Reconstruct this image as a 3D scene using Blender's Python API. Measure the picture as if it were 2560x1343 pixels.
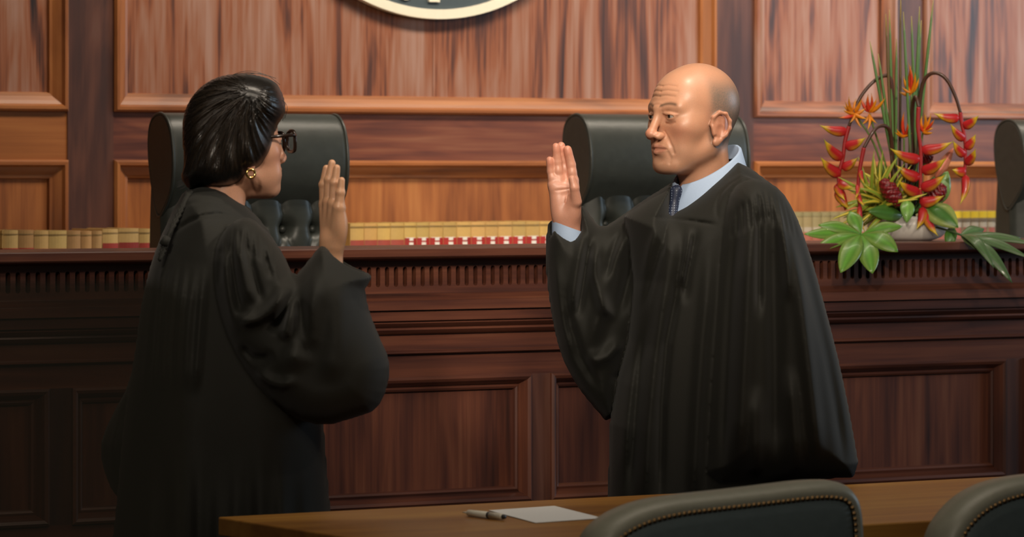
import bpy, bmesh, math, random
import numpy as np
from mathutils import Vector, Matrix
for o in list(bpy.data.objects): bpy.data.objects.remove(o)
SC = bpy.context.scene
COL = SC.collection

# ------------------------------------------------------------------ camera, world, lights, exposure
F = 9903.0; CX = 1280.0; HY = 435.0; TH = math.radians(32.0); HC = 1.42
DV = np.array([math.sin(TH), math.cos(TH), 0.0]); RV = np.array([math.cos(TH), -math.sin(TH), 0.0])
cam = bpy.data.cameras.new('camera'); camo = bpy.data.objects.new('camera', cam); COL.objects.link(camo)
cam.sensor_width = 36.0; cam.lens = F/2560*36
cam.shift_y = (HY-671.5)/2560
camo.location = (0, 0, HC); camo.rotation_euler = (math.pi/2, 0, -TH)
cam.clip_end = 100; cam.clip_start = 0.1
cam.dof.use_dof = True; cam.dof.focus_distance = 8.8; cam.dof.aperture_fstop = 6.8
SC.camera = camo
SC.view_settings.view_transform = 'Standard'; SC.view_settings.look = 'None'
SC.view_settings.gamma = 1.0; SC.view_settings.use_curve_mapping = False
SC.view_settings.exposure = 0.0
w = bpy.data.worlds.new('world'); SC.world = w; w.use_nodes = True
w.node_tree.nodes['Background'].inputs[0].default_value = (1.0, 0.88, 0.75, 1)
w.node_tree.nodes['Background'].inputs[1].default_value = 0.03

def area(name, loc, target, sx, sy, power, color, spread=180):
    l = bpy.data.lights.new(name, 'AREA'); l.shape = 'RECTANGLE'; l.size = sx; l.size_y = sy
    l.energy = power; l.color = color; l.spread = math.radians(spread)
    o = bpy.data.objects.new(name, l); COL.objects.link(o); o.location = loc
    o.rotation_euler = (Vector(target)-Vector(loc)).to_track_quat('-Z', 'Y').to_euler()
    return o
def spot(name, loc, target, power, color, size, blend=1.0, radius=0.15):
    l = bpy.data.lights.new(name, 'SPOT'); l.energy = power; l.color = color; l.spot_size = math.radians(size); l.spot_blend = blend; l.shadow_soft_size = radius
    o = bpy.data.objects.new(name, l); COL.objects.link(o); o.location = loc
    o.rotation_euler = (Vector(target)-Vector(loc)).to_track_quat('-Z', 'Y').to_euler(); return o
# wall-wash strip under the ceiling, a ceiling panel, an added fill, added spots on people, flowers and bench, cool daylight from the right-hand windows
WARM = (1.0, 0.86, 0.70)
area('wall_wash_lamp', (7.4, 8.5, 3.5), (7.4, 9.97, 1.75), 5.6, 0.35, 86, WARM, 120)
area('unseen_overhead_lamp', (1.6, 2.6, 3.6), (2.2, 3.6, 0.0), 1.6, 1.0, 34, WARM, 130)  # unseen fill added near the camera for the screen, table and front chairs
spot('added_spot', (0.6, 3.4, 3.4), (3.75, 7.0, 1.62), 330, WARM, 22)  # added from camera left to brighten the left person's hand and sleeve
area('unseen_overhead_lamp', (4.6, 5.6, 3.7), (4.6, 6.6, 0.0), 2.4, 1.0, 11, WARM, 110)
spot('down_light', (4.75, 6.35, 3.6), (4.75, 6.95, 1.6), 120, WARM, 42, 1.0, 0.09)
spot('down_light', (3.75, 6.5, 3.6), (3.75, 7.0, 1.6), 70, WARM, 42, 1.0, 0.09)
spot('added_spot', (1.6, 3.0, 3.3), (4.9, 7.1, 1.78), 420, WARM, 24)  # added, aimed at head height so the light fades downward
spot('added_spot', (3.4, 3.2, 3.4), (5.0, 7.1, 1.75), 300, WARM, 24)  # second added beam, high on the bald person, dying away below
spot('added_spot', (5.6, 4.6, 3.4), (3.7, 7.0, 1.65), 260, WARM, 26)  # added cross beam on the person at left
spot('added_spot', (5.5, 4.2, 3.5), (6.9, 8.3, 1.80), 520, WARM, 22)  # added to brighten the flowers
spot('added_spot', (3.4, 4.2, 3.3), (5.0, 8.2, 1.42), 230, WARM, 19)  # added to brighten the bench top
area('window_daylight', (11.5, 6.0, 2.5), (5.5, 7.8, 1.6), 2.5, 1.8, 34, (0.62, 0.82, 1.0), 120)

# ------------------------------------------------------------------ pixel helpers (2560 x 1343 frame)
def ray(x, y):
    return DV + RV*((x-CX)/F) + np.array([0, 0, -(y-HY)/F])
CP = np.array([0, 0, HC])
def atZ(x, y, Z): return CP + ray(x, y)*Z
def atY(x, y, Y):
    d = ray(x, y); return CP + d*(Y/d[1])
def atz(x, y, z):
    d = ray(x, y); return CP + d*((z-HC)/d[2])
YW = 9.97; YB = 8.21
def WX(px, Y=YW): return atY(px, HY, Y)[0]
def WZ(px, py, Y=YW): return atY(px, py, Y)[2]

# ------------------------------------------------------------------ object helpers
def tag(o, label=None, cat=None, group=None, kind=None):
    if label: o['label'] = label
    if cat: o['category'] = cat
    if group: o['group'] = group
    if kind: o['kind'] = kind
    return o
def link(name, me, mat=None, parent=None, smooth=False):
    o = bpy.data.objects.new(name, me); COL.objects.link(o)
    if mat is not None and len(me.materials) == 0: me.materials.append(mat)
    if parent is not None: o.parent = parent
    if smooth:
        me.polygons.foreach_set('use_smooth', np.ones(len(me.polygons), dtype=bool))
    return o
def empty(name, loc=(0, 0, 0), rz=0.0):
    o = bpy.data.objects.new(name, None); COL.objects.link(o); o.location = loc; o.rotation_euler = (0, 0, rz)
    o.empty_display_size = 0.1
    return o
def mesh(name, V, Fc, cols=None):
    me = bpy.data.meshes.new(name)
    V = np.asarray(V, dtype=np.float64)
    if isinstance(Fc, np.ndarray):
        n = len(Fc); k = Fc.shape[1]
        me.vertices.add(len(V)); me.vertices.foreach_set('co', V.astype(np.float32).ravel())
        me.loops.add(n*k); me.loops.foreach_set('vertex_index', Fc.astype(np.int32).ravel())
        me.polygons.add(n); me.polygons.foreach_set('loop_start', np.arange(0, n*k, k, dtype=np.int32))
        me.update(calc_edges=True); me.validate()
    else:
        me.from_pydata([tuple(v) for v in V], [], Fc); me.update()
    if cols is not None:
        at = me.color_attributes.new('Col', 'FLOAT_COLOR', 'POINT')
        c = np.ones((len(V), 4), dtype=np.float32); c[:, :3] = cols
        at.data.foreach_set('color', c.ravel())
    return me
class MB:
    "collects shapes into one mesh"
    def __init__(s): s.v = []; s.f = []; s.c = []
    def add(s, V, Fc, col=None):
        b = len(s.v); s.v += [tuple(p) for p in V]; s.f += [tuple(i+b for i in f) for f in Fc]
        if col is not None: s.c += [tuple(q) for q in (col if hasattr(col[0], '__len__') else [col]*len(V))]
        return s
    def box(s, lo, hi):
        x0, y0, z0 = lo; x1, y1, z1 = hi
        return s.add([(x0,y0,z0),(x1,y0,z0),(x1,y1,z0),(x0,y1,z0),(x0,y0,z1),(x1,y0,z1),(x1,y1,z1),(x0,y1,z1)],
                     [(0,3,2,1),(4,5,6,7),(0,1,5,4),(1,2,6,5),(2,3,7,6),(3,0,4,7)])
    def tube(s, pts, rad, n=8, col=None, cap=True):
        P = [Vector(p) for p in pts]; m = len(P)
        if not hasattr(rad, '__len__'): rad = [rad]*m
        V = []; up = None
        for i in range(m):
            t = (P[min(i+1, m-1)]-P[max(i-1, 0)]).normalized()
            if up is None: up = t.orthogonal().normalized()
            else:
                up = (up - t*up.dot(t))
                up = up.normalized() if up.length > 1e-6 else t.orthogonal().normalized()
            q = t.cross(up)
            for k in range(n):
                a = 2*math.pi*k/n; V.append(P[i] + (up*math.cos(a)+q*math.sin(a))*rad[i])
        Fc = [(i*n+k, i*n+(k+1) % n, (i+1)*n+(k+1) % n, (i+1)*n+k) for i in range(m-1) for k in range(n)]
        if cap: Fc += [tuple(range(n-1, -1, -1)), tuple((m-1)*n+k for k in range(n))]
        cc = None
        if col is not None: cc = [col]*len(V) if not hasattr(col[0], '__len__') else [col[i//n] for i in range(len(V))]
        return s.add(V, Fc, cc)
    def obj(s, name, mat, parent=None, smooth=False):
        return link(name, mesh(name, s.v, s.f, np.array(s.c) if s.c else None), mat, parent, smooth)
def bevel(o, w, seg=2):
    m = o.modifiers.new('bevel', 'BEVEL'); m.width = w; m.segments = seg; m.limit_method = 'ANGLE'; return o
def extr(name, prof, x0, x1, mat, parent=None):
    "closed (Y,z) profile extruded along X"
    n = len(prof)
    V = [(x0, y, z) for y, z in prof] + [(x1, y, z) for y, z in prof]
    Fc = [tuple(range(n)), tuple(range(2*n-1, n-1, -1))] + [((i+1) % n, i, n+i, n+(i+1) % n) for i in range(n)]
    o = link(name, mesh(name, V, Fc), mat, parent)
    bm = bmesh.new(); bm.from_mesh(o.data); bmesh.ops.recalc_face_normals(bm, faces=bm.faces); bm.to_mesh(o.data); bm.free()
    return o
ORD = ['first','second','third','fourth','fifth','sixth','seventh','eighth','ninth','tenth','eleventh','twelfth','thirteenth','fourteenth','fifteenth','sixteenth','seventeenth','eighteenth','nineteenth','twentieth','twenty-first','twenty-second','twenty-third','twenty-fourth','twenty-fifth','twenty-sixth']

# ------------------------------------------------------------------ materials
def nmat(name):
    m = bpy.data.materials.new(name); m.use_nodes = True
    return m, m.node_tree, m.node_tree.nodes['Principled BSDF']
def plain(name, col, rough=0.5, metal=0.0, spec=0.5, noise=0.0, nscale=60, bump=0.0, coat=0.0, sheen=0.0, sss=0.0):
    m, t, b = nmat(name)
    b.inputs['Base Color'].default_value = (*col, 1); b.inputs['Roughness'].default_value = rough
    b.inputs['Metallic'].default_value = metal; b.inputs['Specular IOR Level'].default_value = spec
    b.inputs['Coat Weight'].default_value = coat; b.inputs['Sheen Weight'].default_value = sheen
    b.inputs['Subsurface Weight'].default_value = sss
    tc = t.nodes.new('ShaderNodeTexCoord'); nz = t.nodes.new('ShaderNodeTexNoise')
    nz.inputs['Scale'].default_value = nscale; nz.inputs['Detail'].default_value = 5
    t.links.new(tc.outputs['Object'], nz.inputs['Vector'])
    if noise:
        mx = t.nodes.new('ShaderNodeMix'); mx.data_type = 'RGBA'
        mx.inputs[6].default_value = (*[c*(1-noise) for c in col], 1); mx.inputs[7].default_value = (*[min(1, c*(1+noise)) for c in col], 1)
        t.links.new(nz.outputs['Fac'], mx.inputs[0]); t.links.new(mx.outputs[2], b.inputs['Base Color'])
    if bump:
        bp = t.nodes.new('ShaderNodeBump'); bp.inputs['Strength'].default_value = bump; bp.inputs['Distance'].default_value = 0.002
        t.links.new(nz.outputs['Fac'], bp.inputs['Height']); t.links.new(bp.outputs[0], b.inputs['Normal'])
    return m
def vcol(name, rough=0.5, spec=0.5, sss=0.0, coat=0.0, nscale=300, bump=0.15, sheen=0.0, noise=0.12):
    m, t, b = nmat(name)
    at = t.nodes.new('ShaderNodeAttribute'); at.attribute_name = 'Col'
    tc = t.nodes.new('ShaderNodeTexCoord'); nz = t.nodes.new('ShaderNodeTexNoise')
    nz.inputs['Scale'].default_value = nscale; nz.inputs['Detail'].default_value = 4
    t.links.new(tc.outputs['Object'], nz.inputs['Vector'])
    mp = t.nodes.new('ShaderNodeMapRange'); mp.inputs[3].default_value = 1-noise; mp.inputs[4].default_value = 1+noise
    t.links.new(nz.outputs['Fac'], mp.inputs[0])
    mx = t.nodes.new('ShaderNodeMix'); mx.data_type = 'RGBA'; mx.blend_type = 'MULTIPLY'; mx.inputs[0].default_value = 1
    t.links.new(at.outputs['Color'], mx.inputs[6]); t.links.new(mp.outputs[0], mx.inputs[7])
    t.links.new(mx.outputs[2], b.inputs['Base Color'])
    b.inputs['Roughness'].default_value = rough; b.inputs['Specular IOR Level'].default_value = spec
    b.inputs['Coat Weight'].default_value = coat; b.inputs['Sheen Weight'].default_value = sheen
    if sss:
        b.inputs['Subsurface Weight'].default_value = sss; b.inputs['Subsurface Radius'].default_value = (1.0, 0.35, 0.2); b.inputs['Subsurface Scale'].default_value = 0.006
    bp = t.nodes.new('ShaderNodeBump'); bp.inputs['Strength'].default_value = bump; bp.inputs['Distance'].default_value = 0.001
    t.links.new(nz.outputs['Fac'], bp.inputs['Height']); t.links.new(bp.outputs[0], b.inputs['Normal'])
    return m
def wood(name, axis, stops, rough=0.38, coarse=9.0, stretch=14.0, coat=0.15, figure=1.2):
    "lacquered timber: long streaks along the grain axis, flame figure, fine pores; every piece gets its own cut of the noise"
    m, t, b = nmat(name); N = t.nodes; L = t.links
    tc = N.new('ShaderNodeTexCoord'); oi = N.new('ShaderNodeObjectInfo')
    w = N.new('ShaderNodeMath'); w.operation = 'MULTIPLY'; w.inputs[1].default_value = 37.0; L.new(oi.outputs['Random'], w.inputs[0])
    def noise(scale, st, detail, dist):
        mp = N.new('ShaderNodeMapping'); s = [scale]*3; s['xyz'.index(axis)] = scale/st; mp.inputs['Scale'].default_value = s
        L.new(tc.outputs['Object'], mp.inputs['Vector'])
        n = N.new('ShaderNodeTexNoise'); n.noise_dimensions = '4D'; n.inputs['Scale'].default_value = 1.0
        n.inputs['Detail'].default_value = detail; n.inputs['Distortion'].default_value = dist
        L.new(mp.outputs[0], n.inputs['Vector']); L.new(w.outputs[0], n.inputs['W']); return n
    n1 = noise(coarse, stretch*0.55, 3, figure); n2 = noise(coarse*5, stretch*2.2, 4, 0.5); n3 = noise(coarse*34, stretch*5, 2, 0.0)
    a1 = N.new('ShaderNodeMath'); a1.operation = 'MULTIPLY_ADD'; a1.inputs[1].default_value = 0.60
    L.new(n1.outputs['Fac'], a1.inputs[0])
    a2 = N.new('ShaderNodeMath'); a2.operation = 'MULTIPLY_ADD'; a2.inputs[1].default_value = 0.32; a2.inputs[2].default_value = 0.0
    L.new(n2.outputs['Fac'], a2.inputs[0]); L.new(a2.outputs[0], a1.inputs[2])
    a3 = N.new('ShaderNodeMath'); a3.operation = 'MULTIPLY_ADD'; a3.inputs[1].default_value = 0.10
    L.new(n3.outputs['Fac'], a3.inputs[0]); L.new(a1.outputs[0], a3.inputs[2])
    rp = N.new('ShaderNodeValToRGB'); cr = rp.color_ramp
    while len(cr.elements) < len(stops): cr.elements.new(0.5)
    for e, (p, c) in zip(cr.elements, stops): e.position = p; e.color = (*c, 1)
    L.new(a3.outputs[0], rp.inputs[0]); L.new(rp.outputs[0], b.inputs['Base Color'])
    b.inputs['Roughness'].default_value = rough; b.inputs['Coat Weight'].default_value = coat; b.inputs['Coat Roughness'].default_value = 0.25
    bp = N.new('ShaderNodeBump'); bp.inputs['Strength'].default_value = 0.12; bp.inputs['Distance'].default_value = 0.001
    L.new(n3.outputs['Fac'], bp.inputs['Height']); L.new(bp.outputs[0], b.inputs['Normal'])
    return m
S_KOA = [(0.37, (0.026, 0.019, 0.020)), (0.44, (0.125, 0.047, 0.030)), (0.495, (0.265, 0.092, 0.043)), (0.55, (0.30, 0.140, 0.088)), (0.63, (0.35, 0.20, 0.15))]  # palest stops put the lacquer's lilac-grey sheen into the grain
S_ORG = [(0.34, (0.10, 0.030, 0.010)), (0.46, (0.24, 0.078, 0.022)), (0.56, (0.33, 0.115, 0.032)), (0.68, (0.42, 0.17, 0.05))]
S_DRK = [(0.34, (0.028, 0.017, 0.017)), (0.46, (0.066, 0.028, 0.022)), (0.56, (0.11, 0.044, 0.030)), (0.68, (0.15, 0.075, 0.055))]
S_BEN = [(0.34, (0.030, 0.013, 0.011)), (0.46, (0.085, 0.028, 0.018)), (0.56, (0.14, 0.046, 0.025)), (0.68, (0.20, 0.078, 0.042))]
S_OAK = [(0.34, (0.15, 0.056, 0.008)), (0.46, (0.24, 0.100, 0.014)), (0.56, (0.30, 0.135, 0.020)), (0.68, (0.36, 0.18, 0.032))]
S_RAL = [(0.34, (0.035, 0.016, 0.016)), (0.45, (0.105, 0.036, 0.026)), (0.54, (0.175, 0.058, 0.034)), (0.66, (0.24, 0.10, 0.055))]
M = {}
M['koa_z'] = wood('koa_veneer_upright', 'z', S_KOA, 0.36, 13, 15, 0.35, 0.9)
M['koa_x'] = wood('koa_rail', 'x', S_KOA, 0.36, 12, 16, 0.3, 0.8)
M['ral_x'] = wood('dark_koa_rail', 'x', S_RAL, 0.36, 12, 14, 0.3, 1.4)
M['org_z'] = wood('amber_koa_upright', 'z', S_ORG, 0.42, 9, 9, 0.2)
M['org_x'] = wood('amber_koa_rail', 'x', S_ORG, 0.40, 9, 12, 0.2)
M['drk_z'] = wood('dark_koa_upright', 'z', S_DRK, 0.40, 6, 7, 0.3)
M['ben_x'] = wood('bench_timber_level', 'x', S_BEN, 0.36, 12, 16, 0.25, 0.8)
M['ben_z'] = wood('bench_timber_upright', 'z', S_BEN, 0.38, 13, 16, 0.2, 0.8)
M['ben_d'] = wood('bench_dark_upright', 'z', S_DRK, 0.38, 8, 10, 0.2)
M['oak'] = wood('oak_table_timber', 'x', S_OAK, 0.42, 7, 10, 0.15)
M['black'] = plain('slot_black', (0.006, 0.004, 0.003), 0.9)
M['leather'] = plain('black_leather', (0.032, 0.036, 0.031), 0.40, noise=0.25, nscale=40, bump=0.25)
M['leather2'] = plain('slate_leather', (0.070, 0.095, 0.100), 0.5, noise=0.15, nscale=60, bump=0.2)
M['leather3'] = plain('olive_leather_edge', (0.20, 0.20, 0.155), 0.45, noise=0.12, nscale=60, bump=0.2)
M['brass'] = plain('brass_nail', (0.20, 0.125, 0.055), 0.42, metal=1.0)
M['gold'] = plain('gold', (0.85, 0.56, 0.20), 0.18, metal=1.0)
M['cream'] = plain('cream_enamel', (0.82, 0.76, 0.60), 0.4, noise=0.05)
M['slate'] = plain('slate_enamel', (0.055, 0.075, 0.085), 0.5, noise=0.1)
M['robe'] = plain('black_robe_cloth', (0.0125, 0.0125, 0.0096), 0.72, spec=0.25, noise=0.2, nscale=500, bump=0.12, sheen=0.06)
M['shirt'] = plain('pale_blue_shirt', (0.36, 0.47, 0.65), 0.7, noise=0.03, nscale=400, bump=0.1)
M['paper'] = plain('white_paper', (0.72, 0.72, 0.70), 0.7, noise=0.02)
M['penw'] = plain('pen_silver', (0.66, 0.64, 0.54), 0.35)
M['pend'] = plain('pen_dark', (0.02, 0.02, 0.025), 0.3)
M['bowl'] = plain('white_ceramic', (0.76, 0.73, 0.67), 0.3, noise=0.04, nscale=12)
M['floor'] = plain('dark_carpet', (0.035, 0.02, 0.018), 0.9, noise=0.3, nscale=200, bump=0.3)
M['skin'] = vcol('skin', 0.41, 0.45, 0.12, 0.08, 420, 0.10, noise=0.10)
M['skin'].node_tree.nodes['Principled BSDF'].inputs['Coat Roughness'].default_value = 0.22
M['hair'] = vcol('dark_hair', 0.34, 0.5, 0, 0, 500, 0.2)
M['plant'] = vcol('plant', 0.38, 0.5, 0.0, 0.15, 120, 0.1)
M['book'] = vcol('book_cloth', 0.6, 0.4, 0, 0, 90, 0.1)
M['eye'] = vcol('eye', 0.12, 0.5, 0, 0.5, 50, 0.0, noise=0.02)
M['eye'].node_tree.nodes['Principled BSDF'].inputs['Coat Roughness'].default_value = 0.05
M['tort'] = plain('tortoiseshell', (0.018, 0.010, 0.007), 0.15, noise=0.5, nscale=90)

def glass(name, tint, haze, hazecol, rough):
    m, t, b = nmat(name)
    tr = t.nodes.new('ShaderNodeBsdfTransparent'); tr.inputs[0].default_value = (*tint, 1)
    b.inputs['Base Color'].default_value = (*hazecol, 1); b.inputs['Roughness'].default_value = rough
    mx = t.nodes.new('ShaderNodeMixShader'); mx.inputs[0].default_value = haze
    t.links.new(tr.outputs[0], mx.inputs[1]); t.links.new(b.outputs[0], mx.inputs[2])
    t.links.new(mx.outputs[0], t.nodes['Material Output'].inputs[0])
    return m
M['lens'] = glass('spectacle_lens', (0.95, 0.95, 0.95), 0.08, (0.2, 0.2, 0.2), 0.05)
M['smoke'] = glass('smoked_acrylic', (0.48, 0.46, 0.43), 0.075, (0.30, 0.30, 0.25), 0.5)  # tint also carries the lower-left darkness; pale mix stands in for haze

# tie: navy with small pale dots
m, t, b = nmat('navy_dotted_silk'); tc = t.nodes.new('ShaderNodeTexCoord'); vo = t.nodes.new('ShaderNodeTexVoronoi'); vo.inputs['Scale'].default_value = 190; vo.inputs['Randomness'].default_value = 0.1
cr = t.nodes.new('ShaderNodeValToRGB'); cr.color_ramp.elements[0].position = 0.22; cr.color_ramp.elements[0].color = (0.20, 0.24, 0.32, 1); cr.color_ramp.elements[1].position = 0.34; cr.color_ramp.elements[1].color = (0.016, 0.024, 0.055, 1)
t.links.new(tc.outputs['Object'], vo.inputs['Vector']); t.links.new(vo.outputs['Distance'], cr.inputs[0]); t.links.new(cr.outputs[0], b.inputs['Base Color']); b.inputs['Roughness'].default_value = 0.5
M['tie'] = m

# ------------------------------------------------------------------ implicit surfaces -> mesh (surface nets)
def smin(a, b, k):
    if k <= 0: return np.minimum(a, b)
    h = np.clip(0.5+0.5*(b-a)/k, 0, 1)
    return b+(a-b)*h - k*h*(1-h)
def smax(a, b, k): return -smin(-a, -b, k)
def ell(c, r):
    c = np.array(c); r = np.array(r)
    def f(x, y, z):
        p = [(x-c[0]), (y-c[1]), (z-c[2])]
        k0 = np.sqrt(sum((p[i]/r[i])**2 for i in range(3))); k1 = np.sqrt(sum((p[i]/r[i]**2)**2 for i in range(3)))+1e-9
        return k0*(k0-1)/k1
    return f, c-r, c+r
def cone(a, b, ra, rb):
    a = np.array(a, float); b = np.array(b, float); d = b-a; L2 = max(d.dot(d), 1e-12)
    def f(x, y, z):
        t = np.clip(((x-a[0])*d[0]+(y-a[1])*d[1]+(z-a[2])*d[2])/L2, 0, 1)
        return np.sqrt((x-a[0]-t*d[0])**2+(y-a[1]-t*d[1])**2+(z-a[2]-t*d[2])**2) - (ra+(rb-ra)*t)
    r = max(ra, rb)
    return f, np.minimum(a, b)-r, np.maximum(a, b)+r
class Vol:
    def __init__(s, lo, hi, h):
        s.h = h; s.lo = np.array(lo, float); s.n = np.ceil((np.array(hi)-s.lo)/h).astype(int)+1
        s.ax = [(s.lo[i]+h*np.arange(s.n[i])).astype(np.float32) for i in range(3)]
        s.F = np.full(s.n, 0.5, dtype=np.float32)
    def _sl(s, lo, hi, pad):
        sl = []
        for i in range(3):
            a = int(max(0, math.floor((lo[i]-pad-s.lo[i])/s.h))); b = int(min(s.n[i], math.ceil((hi[i]+pad-s.lo[i])/s.h)+1))
            if b <= a: return None
            sl.append(slice(a, b))
        return tuple(sl)
    def xyz(s, sl=None):
        g = [s.ax[i] if sl is None else s.ax[i][sl[i]] for i in range(3)]
        return g[0][:, None, None], g[1][None, :, None], g[2][None, None, :]
    def add(s, prim, k=0.0):
        f, lo, hi = prim; sl = s._sl(lo, hi, k+5*s.h)
        if sl: s.F[sl] = smin(s.F[sl], f(*s.xyz(sl)).astype(np.float32), k)
        return s
    def sub(s, prim, k=0.0):
        f, lo, hi = prim; sl = s._sl(lo, hi, k+5*s.h)
        if sl: s.F[sl] = smax(s.F[sl], -f(*s.xyz(sl)).astype(np.float32), k)
        return s
    def mesh(s, smooth=1):
        Fd = s.F.copy(); Fd[0] = Fd[-1] = 0.1; Fd[:, 0] = Fd[:, -1] = 0.1; Fd[:, :, 0] = Fd[:, :, -1] = 0.1
        S = Fd < 0; nx, ny, nz = Fd.shape
        cnt = np.zeros((nx-1, ny-1, nz-1), np.int8)
        cor = [(i, j, k) for i in (0, 1) for j in (0, 1) for k in (0, 1)]
        for i, j, k in cor: cnt += S[i:nx-1+i, j:ny-1+j, k:nz-1+k]
        I, J, K = np.nonzero((cnt > 0) & (cnt < 8))
        idx = np.full(cnt.shape, -1, np.int32); idx[I, J, K] = np.arange(len(I), dtype=np.int32)
        val = {c: Fd[I+c[0], J+c[1], K+c[2]] for c in cor}
        acc = np.zeros((len(I), 3)); num = np.zeros(len(I))
        for c in cor:
            for a in range(3):
                if c[a] == 0:
                    e = list(c); e[a] = 1; v0 = val[c]; v1 = val[tuple(e)]
                    m = (v0 < 0) != (v1 < 0); t = np.where(m, v0/np.where(m, v0-v1, 1), 0)
                    p = np.tile(np.array(c, float), (len(I), 1)); p[:, a] += t
                    acc[m] += p[m]; num[m] += 1
        V = s.lo + s.h*(np.stack([I, J, K], 1) + acc/num[:, None])
        Q = []
        for a in range(3):
            b, c = (a+1) % 3, (a+2) % 3
            lo_s = [slice(None)]*3; hi_s = [slice(None)]*3
            lo_s[a] = slice(0, -1); hi_s[a] = slice(1, None)
            A = S[tuple(lo_s)]; B = S[tuple(hi_s)]
            E = np.nonzero(A != B); ins = A[E]
            ee = [np.array(q) for q in E]
            ok = (ee[b] > 0) & (ee[c] > 0) & (ee[b] < Fd.shape[b]-1) & (ee[c] < Fd.shape[c]-1)
            ee = [q[ok] for q in ee]; ins = ins[ok]
            def g(db, dc):
                q = list(ee); q[b] = q[b]-db; q[c] = q[c]-dc; return idx[q[0], q[1], q[2]]
            q = np.stack([g(1, 1), g(0, 1), g(0, 0), g(1, 0)], 1)
            q[~ins] = q[~ins][:, ::-1]; Q.append(q)
        Q = np.concatenate(Q)
        for _ in range(smooth):
            a = Q.ravel(); b2 = np.roll(Q, 1, axis=1).ravel()
            n = np.bincount(a, minlength=len(V)).astype(float)
            W = np.stack([np.bincount(a, V[b2, i], len(V)) for i in range(3)], 1)
            W2 = np.stack([np.bincount(b2, V[a, i], len(V)) for i in range(3)], 1)
            V = 0.4*V + 0.6*(W+W2)/np.maximum(2*n, 1)[:, None]
        return V, Q
def poly_sdf(P, X, Z):
    "signed distance to a closed polygon on the (X,Z) grid"
    P = np.array(P, float); d = np.full(np.broadcast(X, Z).shape, 1e9); sgn = np.ones(d.shape)
    for i in range(len(P)):
        a = P[i]; b = P[i-1]; e = b-a
        wx = X-a[0]; wz = Z-a[1]
        t = np.clip((wx*e[0]+wz*e[1])/max(e.dot(e), 1e-12), 0, 1)
        d = np.minimum(d, (wx-e[0]*t)**2+(wz-e[1]*t)**2)
        c1 = Z >= a[1]; c2 = Z < b[1]; c3 = e[0]*wz > e[1]*wx
        flip = (c1 & c2 & c3) | (~c1 & ~c2 & ~c3)
        sgn = np.where(flip, -sgn, sgn)
    return sgn*np.sqrt(d)
def line_dist(P, X, Z):
    d = np.full(np.broadcast(X, Z).shape, 1e9)
    for a, b in zip(P[:-1], P[1:]):
        e = (b[0]-a[0], b[1]-a[1]); L = max(e[0]**2+e[1]**2, 1e-12)
        t = np.clip(((X-a[0])*e[0]+(Z-a[1])*e[1])/L, 0, 1)
        d = np.minimum(d, (X-a[0]-e[0]*t)**2+(Z-a[1]-e[1]*t)**2)
    return np.sqrt(d)
def line_fade(P, X, Z):
    "gaussian-ready distance and a fade that runs out at both ends of the polyline"
    P = [np.array(p) for p in P]; Ls = [0.0]
    for a, b in zip(P[:-1], P[1:]): Ls.append(Ls[-1]+float(np.linalg.norm(b-a)))
    d = np.full(np.broadcast(X, Z).shape, 1e9); T = np.zeros_like(d)
    for i, (a, b) in enumerate(zip(P[:-1], P[1:])):
        e = b-a; L = max(e.dot(e), 1e-12)
        t = np.clip(((X-a[0])*e[0]+(Z-a[1])*e[1])/L, 0, 1)
        q = (X-a[0]-e[0]*t)**2+(Z-a[1]-e[1]*t)**2
        T = np.where(q < d, (Ls[i]+t*(Ls[i+1]-Ls[i]))/Ls[-1], T); d = np.minimum(d, q)
    fd = np.clip(T/0.3, 0, 1)*np.clip((1-T)/0.22, 0, 1)
    return np.sqrt(d), fd*fd*(3-2*fd)
def chaikin(P, n=2, closed=True):
    P = [np.array(p, float) for p in P]
    for _ in range(n):
        Q = []
        m = len(P) if closed else len(P)-1
        if not closed: Q.append(P[0])
        for i in range(m):
            a, b = P[i], P[(i+1) % len(P)]; Q += [a*0.75+b*0.25, a*0.25+b*0.75]
        if not closed: Q.append(P[-1])
        P = Q
    return P
class Frame:
    "upright frame at depth Z: a = metres to the right of px x0, b = metres away, c = height; px() reads photograph positions at a depth b"
    def __init__(s, x0, Z): s.x0 = x0; s.Z = Z; s.s = Z/F
    def a(s, x, b=0.0): return (x-CX)/F*(s.Z+b) - (s.x0-CX)/F*s.Z
    def c(s, y, b=0.0): return HC-(y-HY)/F*(s.Z+b)
    def p(s, x, y, b=0.0): return np.array([s.a(x, b), b, s.c(y, b)])
    def p2(s, x, y, b=0.0): return (s.a(x, b), s.c(y, b))
    def root(s): q = atZ(s.x0, HY, s.Z); return (q[0], q[1], 0.0)
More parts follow.
